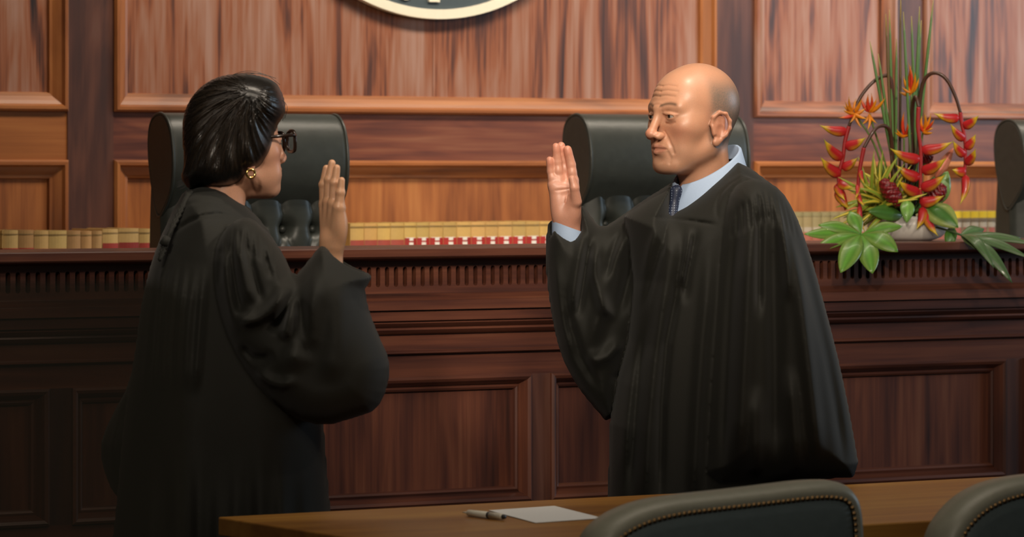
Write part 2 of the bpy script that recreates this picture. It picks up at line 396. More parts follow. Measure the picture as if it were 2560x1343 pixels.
def pillow(vol, fr, poly, b0, H, R, k=0.0, folds=(), rnd=1, slope=(0, 0), wav=None):
    "cloth volume: outline with rounded edges, half depth H, folds = (polyline px, width px, height m)"
    P = [fr.p2(x, y, b0) for x, y in chaikin(poly, rnd)] if rnd else [fr.p2(x, y, b0) for x, y in poly]
    A, B, C = vol.xyz(); X = A[:, 0, :]; Z = C[0]   # (na,1),(1,nc)
    d2 = poly_sdf(P, X, Z)
    t = np.clip(-d2/R, 0, 1); h = H*np.sqrt(np.maximum(0, 1-(1-t)**2))
    D = np.zeros_like(h)
    for f in folds:
        ln, wd, amp = f[:3]
        dd, fd = line_fade([fr.p2(x, y, b0) for x, y in chaikin(ln, 1, False)], X, Z)
        if len(f) > 3: fd = 1.0
        D = D + 1.6*amp*fd*np.exp(-(dd/(wd*fr.s))**2)
    if wav is not None: D = D + wav(X, Z)
    h = h + D*np.clip(t*3, 0, 1)
    pa = np.array(P); bc = b0 + slope[0]*(X-pa[:, 0].mean()) + slope[1]*(Z-pa[:, 1].mean())
    q = np.abs(B - bc[:, None, :]); d2 = d2[:, None, :]; h = h[:, None, :]
    f = np.where(d2 < 0, np.maximum(q-h, d2*1.0 if R < 1e-6 else -1.0), np.sqrt(np.maximum(d2, 0)**2 + np.maximum(q-0.004, 0)**2))
    vol.F = smin(vol.F, f.astype(np.float32), k)

# ------------------------------------------------------------------ setting: floor, dais, back wall
fl = MB().box((-6, -2, -0.1), (16, 11, 0)).obj('floor', M['floor']); tag(fl, 'dark carpet floor of the courtroom', None, None, 'structure')
dz = MB().box((-2, YB+0.35, 0), (14, YW, 0.42)).obj('floor_dais', M['floor']); tag(dz, 'raised dais floor behind the bench', None, None, 'structure')
X0, X1 = WX(-1500), WX(4200)
wall = MB().box((X0, YW+0.03, 0), (X1, YW+0.2, 3.3)).obj('wall_back', M['drk_z']); tag(wall, 'koa wood panelled back wall', None, None, 'structure')
zU0 = WZ(1200, 240); zU1 = WZ(1200, 288); zL1 = WZ(1200, 402); zL0 = WZ(1200, 446)
def frame_sides(x0, x1, z0, z1, prof, mh, mv, parent, name='panel_molding', sides='lrbt', Y=None):
    "mitred moulding: prof = (inset, Y) from the outer edge to the panel"
    Y = YW if Y is None else Y
    for sd in sides:
        V = []
        for ins, dy in prof:
            if sd == 'l': V += [(x0+ins, Y+dy, z0+ins), (x0+ins, Y+dy, z1-ins)]
            if sd == 'r': V += [(x1-ins, Y+dy, z1-ins), (x1-ins, Y+dy, z0+ins)]
            if sd == 'b': V += [(x1-ins, Y+dy, z0+ins), (x0+ins, Y+dy, z0+ins)]
            if sd == 't': V += [(x0+ins, Y+dy, z1-ins), (x1-ins, Y+dy, z1-ins)]
        n = len(prof); Fc = [(2*i, 2*i+1, 2*i+3, 2*i+2) for i in range(n-1)]
        Fc = [f[::-1] for f in Fc]
        back = [(*V[0][:1], Y+0.03, V[0][2]), (V[1][0], Y+0.03, V[1][2])]
        o = link(name, mesh(name, V, Fc), mh if sd in 'bt' else mv, parent)
        sm = [False]*len(Fc)
PROF_W = [(0.0, 0.0), (0.0, -0.012), (0.006, -0.020), (0.014, -0.020), (0.020, -0.010), (0.030, -0.004), (0.042, 0.004), (0.050, 0.006), (0.052, 0.012), (0.054, 0.020)]
def board(name, x0, x1, z0, z1, y0, y1, mat, parent):
    return MB().box((x0, y0, z0), (x1, y1, z1)).obj(name, mat, parent)
# bays: (outer left px, outer right px) of each framed bay, and dark stiles between
stiles = [(-800, -690), (167, 281), (1787, 1881), (2238, 2305), (3150, 3230)]
ztop = 3.25
for a, b in stiles: board('stile', WX(a), WX(b), 0.42, ztop, YW-0.006, YW+0.03, M['drk_z'], wall)
splits = {1: [1089]}
for i in range(len(stiles)-1):
    xa, xb = WX(stiles[i][1]), WX(stiles[i+1][0])
    lower_h = 0.47
    board('rail', xa, xb, zL1, zU1, YW-0.002, YW+0.03, M['ral_x' if i else 'org_x'], wall)
    frame_sides(xa, xb, zU1, ztop, PROF_W, M['koa_x' if i > 1 else 'org_x'], M['org_z' if i < 2 else 'koa_z'], wall)
    frame_sides(xa, xb, lower_h, zL1, PROF_W, M['org_x'], M['org_z'], wall)
    cuts = [xa+0.04] + [WX(p) for p in splits.get(i, [])] + [xb-0.04]
    for c0, c1 in zip(cuts[:-1], cuts[1:]):
        board('panel', c0+0.0008, c1-0.0008, zU0-0.02, ztop, YW+0.016, YW+0.03, M['koa_z'], wall)
    board('panel', xa+0.04, xb-0.04, lower_h, zL0+0.02, YW+0.016, YW+0.03, M['org_z'], wall)

# ------------------------------------------------------------------ wall seal (only its lower rim is in view)
sx, syz = WX(1083), WZ(1083, 48)
R_o = 0.645; sc = Vector((sx, YW-0.03, syz+R_o))
seal = empty('wall_seal', (sx, YW+0.030, syz)); tag(seal, 'round dark seal with cream rim high on the panelled wall', 'seal')
def disc(r0, r1, y0, y1, n=128):
    mb = MB(); V = []; Fc = []
    for k in range(n):
        a = 2*math.pi*k/n; c, s = math.cos(a), math.sin(a)
        for r, y in ((r0, y0), (r1, y0), (r1, y1), (r0, y1)): V.append((r*c, y, R_o+r*s))
    for k in range(n):
        j = (k+1) % n
        for q in range(4):
            q2 = (q+1) % 4; Fc.append((4*k+q, 4*k+q2, 4*j+q2, 4*j+q))
    return mb.add(V, Fc)
disc(R_o-0.028, R_o, -0.05, -0.02).obj('rim', M['cream'], seal)
disc(0.001, R_o-0.024, -0.042, -0.02).obj('field', M['slate'], seal)
# letters O and F standing upright on the lower arc
def letter_at(px, build):
    xx = WX(px, YW-0.03)-sx; zz = R_o - math.sqrt((R_o-0.0495)**2-xx*xx)
    mb = MB(); build(mb, xx, zz); mb.obj('letter', M['cream'], seal)
def lO(mb, x, z):
    V = []; Fc = []; n = 32
    for k in range(n):
        a = 2*math.pi*k/n
        for s_, y in ((1.0, -0.042), (1.0, -0.05), (0.62, -0.05), (0.62, -0.042)):
            V.append((x+0.028*math.cos(a)*(s_ if s_ == 1 else 0.6), y, z+0.034+0.034*math.sin(a)*(1 if s_ == 1 else 0.8)))
    for k in range(n):
        j = (k+1) % n
        for q in range(4): Fc.append((4*k+q, 4*j+q, 4*j+(q+1) % 4, 4*k+(q+1) % 4))
    mb.add(V, Fc)
def lF(mb, x, z):
    mb.box((x-0.018, -0.05, z), (x+0.018, -0.042, z+0.008)); mb.box((x-0.007, -0.05, z+0.008), (x+0.007, -0.042, z+0.058))
    mb.box((x-0.018, -0.05, z+0.058), (x+0.034, -0.042, z+0.066)); mb.box((x+0.007, -0.05, z+0.030), (x+0.024, -0.042, z+0.037))
letter_at(1020, lambda m_, x, z: lO(m_, x, z-0.005)); letter_at(1091, lF)

# ------------------------------------------------------------------ judges' bench
bench = empty('judges_bench', (WX(1143, YB), YB, 0)); tag(bench, 'long dark wood judges bench with slotted frieze and framed panels', 'bench')
bx, by = WX(1143, YB), YB
def bz(y, dy=0.0): return WZ(1143, y, YB+dy)
BX0, BX1 = WX(-900, YB)-bx, WX(3600, YB)-bx
def band(name, prof, mat=None):
    return extr(name, [(dy, z) for dy, z in prof], BX0, BX1, mat or M['ben_x'], bench)
zt = bz(619, -0.06)
o = band('ledge_top', [(-0.06, zt-0.020), (-0.056, zt-0.023), (0.30, zt-0.023), (0.30, zt), (-0.057, zt), (-0.06, zt-0.003)])
band('ledge_cove', [(-0.05, zt-0.023), (-0.044, bz(645, -0.04)), (-0.02, bz(647, -0.02)), (-0.008, bz(650)), (0.05, bz(650)), (0.05, zt-0.023)])
# slotted frieze: one board with round-ended openings, black board behind stands in for the shade inside
zf0, zf1 = bz(731), bz(650); zs0, zs1 = bz(715), bz(665)
pitch = abs(WX(1143+10.95, YB)-WX(1143-10.95, YB)); sw = pitch*0.235
xs0 = WX(920+178*0.268, YB)-bx
n0 = int((BX0-xs0)/pitch)+1; n1 = int((BX1-xs0)/pitch)-1
V = []; Fc = []
for i in range(n0, n1):
    cx = xs0+i*pitch; l, r = cx-pitch/2, cx+pitch/2
    hole = []
    for k in range(7): a = math.pi*k/6; hole.append((cx+sw*math.cos(a), zs1-sw+sw*math.sin(a)))
    for k in range(7): a = math.pi+math.pi*k/6; hole.append((cx+sw*math.cos(a), zs0+sw+sw*math.sin(a)))
    outer = [(r, zs1-sw), (r, zf1), (cx+sw*.5, zf1), (cx, zf1), (cx-sw*.5, zf1), (l, zf1), (l, zs1-sw), (l, zs0+sw), (l, zf0), (cx-sw*.5, zf0), (cx, zf0), (cx+sw*.5, zf0), (r, zf0), (r, zs0+sw)]
    b0 = len(V)
    V += [(x, 0.0, z) for x, z in outer] + [(x, 0.0, z) for x, z in hole] + [(x, 0.02, z) for x, z in hole]
    for k in range(14):
        j = (k+1) % 14
        Fc.append((b0+j, b0+k, b0+14+k, b0+14+j)); Fc.append((b0+14+j, b0+14+k, b0+28+k, b0+28+j))
link('slotted_frieze', mesh('slotted_frieze', V, Fc), M['ben_x'], bench)
MB().box((BX0, 0.021, zf0), (BX1, 0.05, zf1)).obj('frieze_backing', M['black'], bench)
band('cap_molding', [(0.05, bz(731)), (-0.002, bz(731)), (-0.012, bz(733)), (-0.026, bz(741)), (-0.034, bz(748, -.034)), (-0.040, bz(750, -.04)), (-0.040, bz(773, -.04)), (0.05, bz(773, -.04))])
band('fascia', [(0.05, bz(773, -.04)), (-0.030, bz(773, -.04)), (-0.030, bz(799, -.03)), (-0.027, bz(801, -.03)), (0.05, bz(801, -.03))])
band('ogee_molding', [(0.06, bz(801, -.03)), (-0.022, bz(801, -.03)), (-0.022, bz(806, -.022)), (-0.012, bz(813, -.012)), (-0.004, bz(817)), (-0.006, bz(822)), (0.002, bz(829)), (0.014, bz(833, .014)), (0.06, bz(833, .014))])
band('plain_frieze', [(0.06, bz(833, .014)), (0.018, bz(833, .018)), (0.018, bz(873, .018)), (0.06, bz(873, .018))])
band('bead', [(0.06, bz(873, .018)), (0.012, bz(873, .01)), (0.004, bz(876, .01)), (0.004, bz(880, .01)), (0.014, bz(883, .018)), (0.06, bz(883, .018))])
zr = bz(940, .02); zp0 = bz(1239, .04); zp1 = bz(978, .04); zb = bz(1262, .02)
band('top_rail', [(0.06, bz(883, .018)), (0.02, bz(883, .018)), (0.02, zr), (0.06, zr)])
band('base_board', [(0.06, zb), (0.02, zb), (0.02, 0.12), (0.0, 0.12), (0.0, 0.0), (0.06, 0.0)])
MB().box((BX0, 0.06, 0.0), (BX1, 0.10, zt-0.023)).obj('carcass', M['ben_d'], bench)
bst = [(-1100, -1050), (130, 188), (1337, 1386), (2524, 2568), (3560, 3600)]
PROF_B = [(0.0, 0.02), (0.0, 0.012), (0.006, 0.008), (0.013, 0.012), (0.019, 0.024), (0.024, 0.036), (0.030, 0.033), (0.035, 0.036), (0.038, 0.046)]
for a, b in bst: MB().box((WX(a, YB)-bx, 0.02, zb), (WX(b, YB)-bx, 0.06, zr)).obj('stile', M['ben_d'], bench)
for (a, b), (c, d) in zip(bst[:-1], bst[1:]):
    xa, xb = WX(b, YB)-bx, WX(c, YB)-bx
    frame_sides(xa, xb, zb, zr, PROF_B, M['ben_x'], M['ben_z'], bench, Y=0.0)
    MB().box((xa+0.02, 0.045, zb+.02), (xb-0.02, 0.059, zr-.02)).obj('panel', M['ben_z'], bench)

# ------------------------------------------------------------------ books along the wall, on a low bookcase
YK = YW-0.30                       # spines
ZSH = 1.05
bc = empty('low_bookcase', (WX(1200), YW-0.17, 0.42)); tag(bc, 'low wooden bookcase along the back wall behind the bench', 'bookcase')
MB().box((X0-WX(1200)+.5, -0.16, ZSH-0.42-0.03), (X1-WX(1200)-.5, 0.16, ZSH-0.42)).obj('top_shelf', M['org_x'], bc)
MB().box((X0-WX(1200)+.5, -0.14, 0), (X1-WX(1200)-.5, 0.16, ZSH-0.42-0.03)).obj('body', M['ben_x'], bc)
rng = random.Random(5)
def make_book(pxa, pxb, ytop, col, bands, label, group):
    xa, xb = WX(pxa, YK), WX(pxb, YK); zt_ = WZ((pxa+pxb)/2, ytop, YK)
    wd = (xb-xa)-0.0015; h = zt_-ZSH
    root = empty('law_book', ((xa+xb)/2, YK, ZSH)); tag(root, label, 'book', group)
    mb = MB(); n = 6; V = []; Fc = []                 # rounded spine, open pages at the back and top
    arc = [(-wd/2+wd*i/n, -0.006*math.sin(math.pi*i/n)) for i in range(n+1)]
    out = arc + [(wd/2, 0.19), (wd/2-0.003, 0.19), (wd/2-0.003, 0.012), (-wd/2+0.003, 0.012), (-wd/2+0.003, 0.19), (-wd/2, 0.19)]
    m_ = len(out)
    V = [(x, y, 0) for x, y in out]+[(x, y, h) for x, y in out]
    Fc = [(i, (i+1) % m_, m_+(i+1) % m_, m_+i) for i in range(m_)] + [tuple(range(m_-1, -1, -1)), tuple(range(m_, 2*m_))]
    mb.add(V, Fc, col); mb.obj('cover', M['book'], root)
    MB().box((-wd/2+0.003, 0.012, 0.004), (wd/2-0.003, 0.185, h-0.005)).obj('pages', M['paper'], root)
    for q_, (z0, z1, c, fr) in enumerate(bands):
        mb = MB(); V = []; of = 0.0010+0.0006*q_
        for x, y in arc: V += [(x*fr, y-of, h-z0), (x*fr, y-of, h-z1)]
        mb.add(V, [(2*i, 2*i+1, 2*i+3, 2*i+2) for i in range(n)], c).obj('spine_label', M['book'], root)
tan = (0.62, 0.40, 0.13)
def jit(c, a=0.12): k = 1+rng.uniform(-a, a); return tuple(min(1, x*k*(1+rng.uniform(-.04, .04))) for x in c)
RED = (0.42, 0.03, 0.025); WHT = (0.86, 0.82, 0.75); DUN = (0.30, 0.19, 0.07)
cb = [860+z*0.2109 for z in (70, 238, 393, 550, 712, 858, 1010, 1172, 1335, 1505, 1675, 1825, 1995, 2155, 2320, 2480)]
for i in range(15):
    if i < 4: bands = [(0.008, 0.012, DUN, 1), (0.047, 0.12, (0.40, 0.08, 0.06), 1)]
    else: bands = [(0.008, 0.012, DUN, 1), (0.043, 0.12, jit(RED), 1), (0.0415, 0.0505, WHT, 0.78), (0.055, 0.072, WHT, 0.66)]
    make_book(cb[i], cb[i+1], 559-0.4*i, jit(tan), bands, 'tan law book, %s to the right of the leather chair behind the glasses wearer' % ORD[i], 'tan law books in the middle of the shelf')
lb = [-80, -40] + [z*0.2233 for z in (0, 38, 205, 380, 545, 750, 905, 1030, 1145, 1325, 1555, 1715, 1790)]
for i in range(len(lb)-1):
    dull = i in (4, 7, 8, 9)
    make_book(lb[i], lb[i+1], 576+rng.uniform(-1, 2)-(4 if i > 9 else 0), jit((0.45, 0.25, 0.10) if dull else (0.58, 0.38, 0.14), .15),
              [(0.009, 0.012, DUN, 1), (0.048 if i < 10 else .038, 0.12, jit((0.33, 0.04, 0.03), .3), 1)],
              'tan law book with dark red foot label, %s from the photo\'s left edge' % ORD[i], 'tan law books at the left of the shelf')
xr = 1985
for i in range(25):
    wpx = 23.0-0.1*i; yl = i >= 15
    bands = [(0.0, 0.021, (0.66, 0.48, 0.03), 1), (0.021, 0.032, (0.18, 0.14, 0.10), 1), (0.034, 0.05, (0.45, 0.40, 0.33), .9), (0.05, 0.1, (0.40, 0.13, 0.11), .7)] if yl else \
            [(0.0, 0.012, (0.28, 0.24, 0.12), 1), (0.045, 0.06, (0.42, 0.36, 0.28), .9), (0.06, 0.1, (0.36, 0.12, 0.08), 1)]
    make_book(xr, xr+wpx, 531-0.15*i, jit((0.30, 0.24, 0.12) if not yl else (0.33, 0.25, 0.15)), bands,
              ('law book with bright yellow top band, %s behind the palm leaf' if yl else 'drab olive law book behind the flower bowl, %s from the bald person\'s sleeve') % ORD[i-15 if yl else i],
              'law books at the right of the shelf')
    xr += wpx

# ------------------------------------------------------------------ high-backed leather chairs behind the bench
YC = 9.20
def judge_chair(px_l, px_r, top_px, label):
    xa = atY(px_l, HY, YC)[0]; xb = atY(px_r, HY, YC)[0]; W = xb-xa
    ztop = atY((px_l+px_r)/2, top_px, YC+0.06)[2]
    r = empty('judge_chair', ((xa+xb)/2, YC, 0.42)); tag(r, label, 'chair', 'high-backed leather chairs behind the bench')
    zt = ztop-0.42
    # headrest roll: side profile leaf-shaped
    pf = chaikin([(0.02, zt-0.245), (-0.012, zt-0.20), (-0.02, zt-0.12), (0.0, zt-0.035), (0.045, zt), (0.10, zt-0.008), (0.128, zt-0.05), (0.125, zt-0.13), (0.10, zt-0.22), (0.07, zt-0.29)], 2)
    n = len(pf); xs = [(-W/2, .93), (-W/2+.006, .975), (-W/2+0.02, 1.0), (0, 1.0), (W/2-0.02, 1.0), (W/2-.006, .975), (W/2, .93)]
    cy, cz = np.mean([p[0] for p in pf]), np.mean([p[1] for p in pf])
    V = [(x, cy+(p[0]-cy)*s, cz+(p[1]-cz)*s) for x, s in xs for p in pf]
    Fc = [(i*n+k, i*n+(k+1) % n, (i+1)*n+(k+1) % n, (i+1)*n+k) for i in range(len(xs)-1) for k in range(n)]
    Fc += [tuple(range(n-1, -1, -1)), tuple((len(xs)-1)*n+k for k in range(n))]
    o = link('headrest', mesh('headrest', V, Fc), M['leather'], r, True)
    e = o.data; e.polygons[-1].use_smooth = False; e.polygons[-2].use_smooth = False
    for sgn in (-1, 1):
        MB().tube([(sgn*(W/2-.004), cy+(p[0]-cy)*.985, cz+(p[1]-cz)*.985) for p in pf+[pf[0], pf[1]]], 0.0045, 6, cap=False).obj('piping', M['leather'], o, True)
    # tufted back
    nu, nv = 90, 80; z1 = zt-0.215; z0 = 0.55
    but = [(u*W*0.172, z1-0.095-j*0.12) for j in range(3) for u in ((-2, -1, 0, 1, 2) if j % 2 == 0 else (-1.5, -.5, .5, 1.5))]
    U = np.linspace(-W/2, W/2, nu)[:, None]; Z = np.linspace(z0, z1, nv)[None, :]
    D = np.zeros((nu, nv))
    for bx_, bz_ in but:
        D += 0.028*np.exp(-((U-bx_)**2+(Z-bz_)**2)/0.018**2)
    for j in range(3):
        row = [b for b in but if abs(b[1]-(z1-0.095-j*.12)) < 1e-6]
        for q in row:
            if j == 0: D += 0.014*np.exp(-np.abs(U-q[0]-0.02*(Z-q[1])/.1*-1)/0.010)*(Z > q[1])
            for q2 in but:
                if q2[1] < q[1]-0.01 and abs(q2[0]-q[0]) < W*0.12 and q[1]-q2[1] < .15:
                    dd = line_dist([q, q2], U, Z); D += 0.013*np.exp(-dd/0.010)
    ed = np.minimum(np.minimum(U+W/2, W/2-U), 0.05)/0.05
    Yf = 0.055 + D - 0.045*np.sqrt(np.clip(ed, 0, 1)) + 0.05*(z1-Z)/.6*0 + 0*U
    V = [(float(U[i, 0])*(1-0.04*(z1-Z[0, k])), Yf[i, k], Z[0, k]) for i in range(nu) for k in range(nv)]
    Fc = np.array([(i*nv+k, (i+1)*nv+k, (i+1)*nv+k+1, i*nv+k+1) for i in range(nu-1) for k in range(nv-1)])
    link('back_cushion', mesh('back_cushion', V, Fc), M['leather'], r, True)
    for q in but: 
        s_ = MB(); s_.tube([(q[0], 0.030, q[1]), (q[0], 0.036, q[1]), (q[0], 0.05, q[1])], [0.005, 0.010, 0.010], 10).obj('button', M['leather'], r, True)
    bk = chaikin([(0.05, 0.5), (0.05, z1), (0.06, z1+.1), (0.115, z1+.1), (0.13, z1-.1), (0.14, 0.5)], 1)
    o = extr('back_shell', bk, -W/2+0.004, W/2-0.004, M['leather'], r); bevel(o, 0.008)
    o = MB().box((-W/2+.03, -0.52, 0.40), (W/2-.03, 0.10, 0.53)).obj('seat', M['leather'], r); bevel(o, 0.04, 4)
    for sgn in (-1, 1):
        x = sgn*(W/2-0.02); o = MB().tube([(x, 0.08, .72), (x, -0.2, .71), (x, -0.38, .68), (x, -0.40, .60), (x, -.34, .50), (x, -.30, .44)], [.028, .032, .034, .03, .022, .02], 10).obj('armrest', M['leather'], r, True)
    MB().tube([(0, -0.2, 0.08), (0, -0.2, 0.42)], 0.035, 12).obj('pedestal', M['black'], r, True)
    for k in range(5):
        a = 2*math.pi*k/5
        MB().tube([(0, -0.2, 0.09), (0.3*math.cos(a), -0.2+0.3*math.sin(a), 0.05), (0.3*math.cos(a), -0.2+0.3*math.sin(a), 0.0)], [0.03, 0.022, 0.025], 8).obj('foot', M['black'], r)
judge_chair(424, 866, 281, 'black leather high-backed chair behind the person with glasses')
judge_chair(1468, 1868, 284, 'black leather high-backed chair directly behind the bald person')
judge_chair(2552, 2900, 298, 'black leather high-backed chair cut by the right edge beyond the flowers')

# ------------------------------------------------------------------ oak table, paper, pen
ZT = 0.775
tl = atz(545, 1293, ZT)
tr = atz(2136, 1313, ZT); depth = tl[1]-tr[1]
table = empty('oak_table', (tl[0], tl[1], 0)); tag(table, 'light oak table in front of the bench with a sheet of paper on it', 'table')
TW = 3.1
o = MB().box((0, -depth, ZT-0.035), (TW, 0, ZT)).obj('table_top', M['oak'], table); bevel(o, 0.003)
MB().box((0.03, -depth+0.05, ZT-0.14), (TW-.03, -depth+0.075, ZT-0.035)).obj('apron', M['ben_x'], table)
MB().box((0.03, -0.075, ZT-0.62), (TW-.03, -0.05, ZT-0.035)).obj('modesty_panel', M['ben_x'], table)
MB().box((0.012, -depth+0.03, 0.0), (0.05, -0.03, ZT-0.035)).obj('end_panel', M['ben_x'], table)
MB().box((TW-.05, -depth+0.03, 0.0), (TW-.012, -0.03, ZT-0.035)).obj('end_panel', M['ben_x'], table)
ps = [atz(x, y, ZT+0.001) for x, y in ((1222, 1277), (1386, 1266), (1530, 1286), (1338, 1308))]
ps[2] = ps[1]+ps[3]-ps[0]
mb = MB(); q = [tuple(p) for p in ps]
mb.add(q+[(a, b, c+0.0008) for a, b, c in q], [(3, 2, 1, 0), (4, 5, 6, 7), (0, 1, 5, 4), (1, 2, 6, 5), (2, 3, 7, 6), (3, 0, 4, 7)])
tag(mb.obj('paper_sheet', M['paper']), 'white sheet of paper lying on the oak table', 'paper')
pa, pb = atz(1156, 1281, ZT+0.007), atz(1262, 1293, ZT+0.007)
pen = empty('pen', tuple(pa)); tag(pen, 'silver ballpoint pen lying beside the paper on the oak table', 'pen')
dv = pb-pa
def along(t): return tuple(dv*t)
MB().tube([along(0.0), along(0.08), along(0.12)], [0.0008, 0.002, 0.003], 8).obj('tip', M['penw'], pen, True)
MB().tube([along(0.12), along(0.15), along(0.62)], [0.003, 0.0062, 0.0066], 10).obj('barrel', M['penw'], pen, True)
MB().tube([along(0.62), along(0.66)], 0.0069, 10).obj('ring', M['pend'], pen, True)
MB().tube([along(0.66), along(0.93), along(0.96)], [0.0066, 0.006, 0.005], 10).obj('cap', M['penw'], pen, True)
MB().tube([along(0.96), along(1.0)], [0.005, 0.004], 10).obj('clicker', M['pend'], pen, True)

# ------------------------------------------------------------------ two leather chairs on the near side of the table
def guest_chair(outline, refpx, refZ, label):
    ref = atZ(refpx, HY, refZ); Y = ref[1]
    r = empty('leather_chair', (ref[0], Y, 0)); tag(r, label, 'chair', 'slate leather chairs at the oak table')
    P = chaikin([(lambda q: (q[0]-ref[0], q[2]))(atY(x, y, Y)) for x, y in outline], 3)
    n = len(P); c = np.mean(P, axis=0)
    def inset(d):
        Q = []
        for i in range(n):
            t = P[(i+1) % n]-P[i-1]; t = t/np.linalg.norm(t); nn = np.array([-t[1], t[0]])
            if nn.dot(c-P[i]) < 0: nn = -nn
            Q.append(P[i]+nn*d)
        for _ in range(int(d*1500)): Q = [Q[i]*.5+(Q[i-1]+Q[(i+1) % n])*.25 for i in range(n)]
        return Q
    def shell(rings, name, mat, capa=False, capb=False):
        V = []; Fc = []
        for d, y in rings:
            V += [(q[0], y, q[1]) for q in inset(d)]
        for i in range(len(rings)-1):
            for k in range(n): Fc.append((i*n+k, i*n+(k+1) % n, (i+1)*n+(k+1) % n, (i+1)*n+k))
        if capa: Fc.append(tuple(range(n)))
        if capb: Fc.append(tuple(range((len(rings)-1)*n, len(rings)*n)))
        o = link(name, mesh(name, V, Fc), mat, r, True)
        bm = bmesh.new(); bm.from_mesh(o.data); bmesh.ops.recalc_face_normals(bm, faces=bm.faces); bm.to_mesh(o.data); bm.free()
        return o
    shell([(0.030, -0.040), (0.018, -0.042), (0.008, -0.034), (0.001, -0.018), (0.0, 0.0), (0.002, 0.03), (0.012, 0.045), (0.03, 0.05)], 'back_edge', M['leather3'], False, True)
    shell([(0.029, -0.034), (0.034, -0.041), (0.05, -0.043), (0.08, -0.045)], 'back_panel', M['leather2'], False, True)
    # nails
    Q = inset(0.027); L = [0]
    for i in range(1, n): L.append(L[-1]+np.linalg.norm(Q[i]-Q[i-1]))
    me = None; s = 0.0; k = 0
    while s < L[-1]:
        while k < n-2 and L[k+1] < s: k += 1
        t = (s-L[k])/max(L[k+1]-L[k], 1e-9); p = Q[k]*(1-t)+Q[k+1]*t
        if p[1] > 0.62:
            if me is None:
                mb = MB(); mb.tube([(0, 0.002, 0), (0, -0.002, 0), (0, -0.004, 0)], [0.0042, 0.0042, 0.0018], 8); me = mesh('nailhead', mb.v, mb.f); me.materials.append(M['brass'])
            o = bpy.data.objects.new('nailhead', me); COL.objects.link(o); o.parent = r; o.location = (p[0], -0.040, p[1])
        s += 0.0105
    xs = [p[0] for p in P]; xl, xh = min(xs), max(xs)
    o = MB().box((xl+.02, 0.02, 0.38), (xh-.02, 0.50, 0.50)).obj('seat', M['leather2'], r); bevel(o, 0.03, 3)
    for x in (xl+.05, xh-.05):
        for y in (0.03, 0.46):
            MB().tube([(x, y, 0.0), (x, y, 0.40)], [0.014, 0.022], 8).obj('leg', M['ben_x'], r)
guest_chair([(1440, 1640), (1448, 1480), (1462, 1360), (1482, 1322), (1530, 1282), (1610, 1250), (1700, 1236), (1800, 1226), (1910, 1213), (2010, 1200), (2075, 1198), (2120, 1222), (2138, 1275), (2140, 1400), (2130, 1520), (2120, 1625)],
            1800, 6.9, 'slate leather chair with brass nail trim, fully in view at the bottom')
guest_chair([(2300, 1620), (2312, 1480), (2330, 1350), (2352, 1300), (2400, 1245), (2465, 1207), (2550, 1187), (2660, 1180), (2780, 1172), (2850, 1180), (2890, 1220), (2900, 1300), (2900, 1420), (2880, 1600)],
            2600, 7.15, 'slate leather chair with brass nail trim cut by the bottom right corner')

# ------------------------------------------------------------------ smoked acrylic screen close to the camera, out of focus
ZA = 3.4
r = atZ(235, HY, ZA); scr = empty('acrylic_screen', (r[0], r[1], 0), -TH); tag(scr, 'blurred smoky clear acrylic screen with rounded corner in the left foreground', 'screen')
fr = Frame(235, ZA)
P = []
for x, y in ((470, 2400), (470, 800)): P.append(fr.p2(x, y))
for k in range(1, 10): a = math.pi/2*k/9; P.append(fr.p2(370+100*math.cos(a), 800-95*math.sin(a)))
P += [fr.p2(-700, 705), fr.p2(-700, 2400)]
V = [(x, 0.0, z) for x, z in P]+[(x, 0.005, z) for x, z in P]; n = len(P)
link('sheet', mesh('sheet', V, [tuple(range(n)), tuple(range(2*n-1, n-1, -1))]+[((i+1) % n, i, n+i, n+(i+1) % n) for i in range(n)]), M['smoke'], scr)
zb_ = fr.c(2400); xl_, xr_ = fr.a(-700), fr.a(470)
MB().box((xl_, -0.03, zb_-0.03), (xr_, 0.035, zb_)).obj('foot_rail', M['black'], scr)
for x in (xl_+.05, xr_-.05): MB().box((x-.02, -.03, 0), (x+.02, .035, zb_-.03)).obj('post', M['black'], scr)

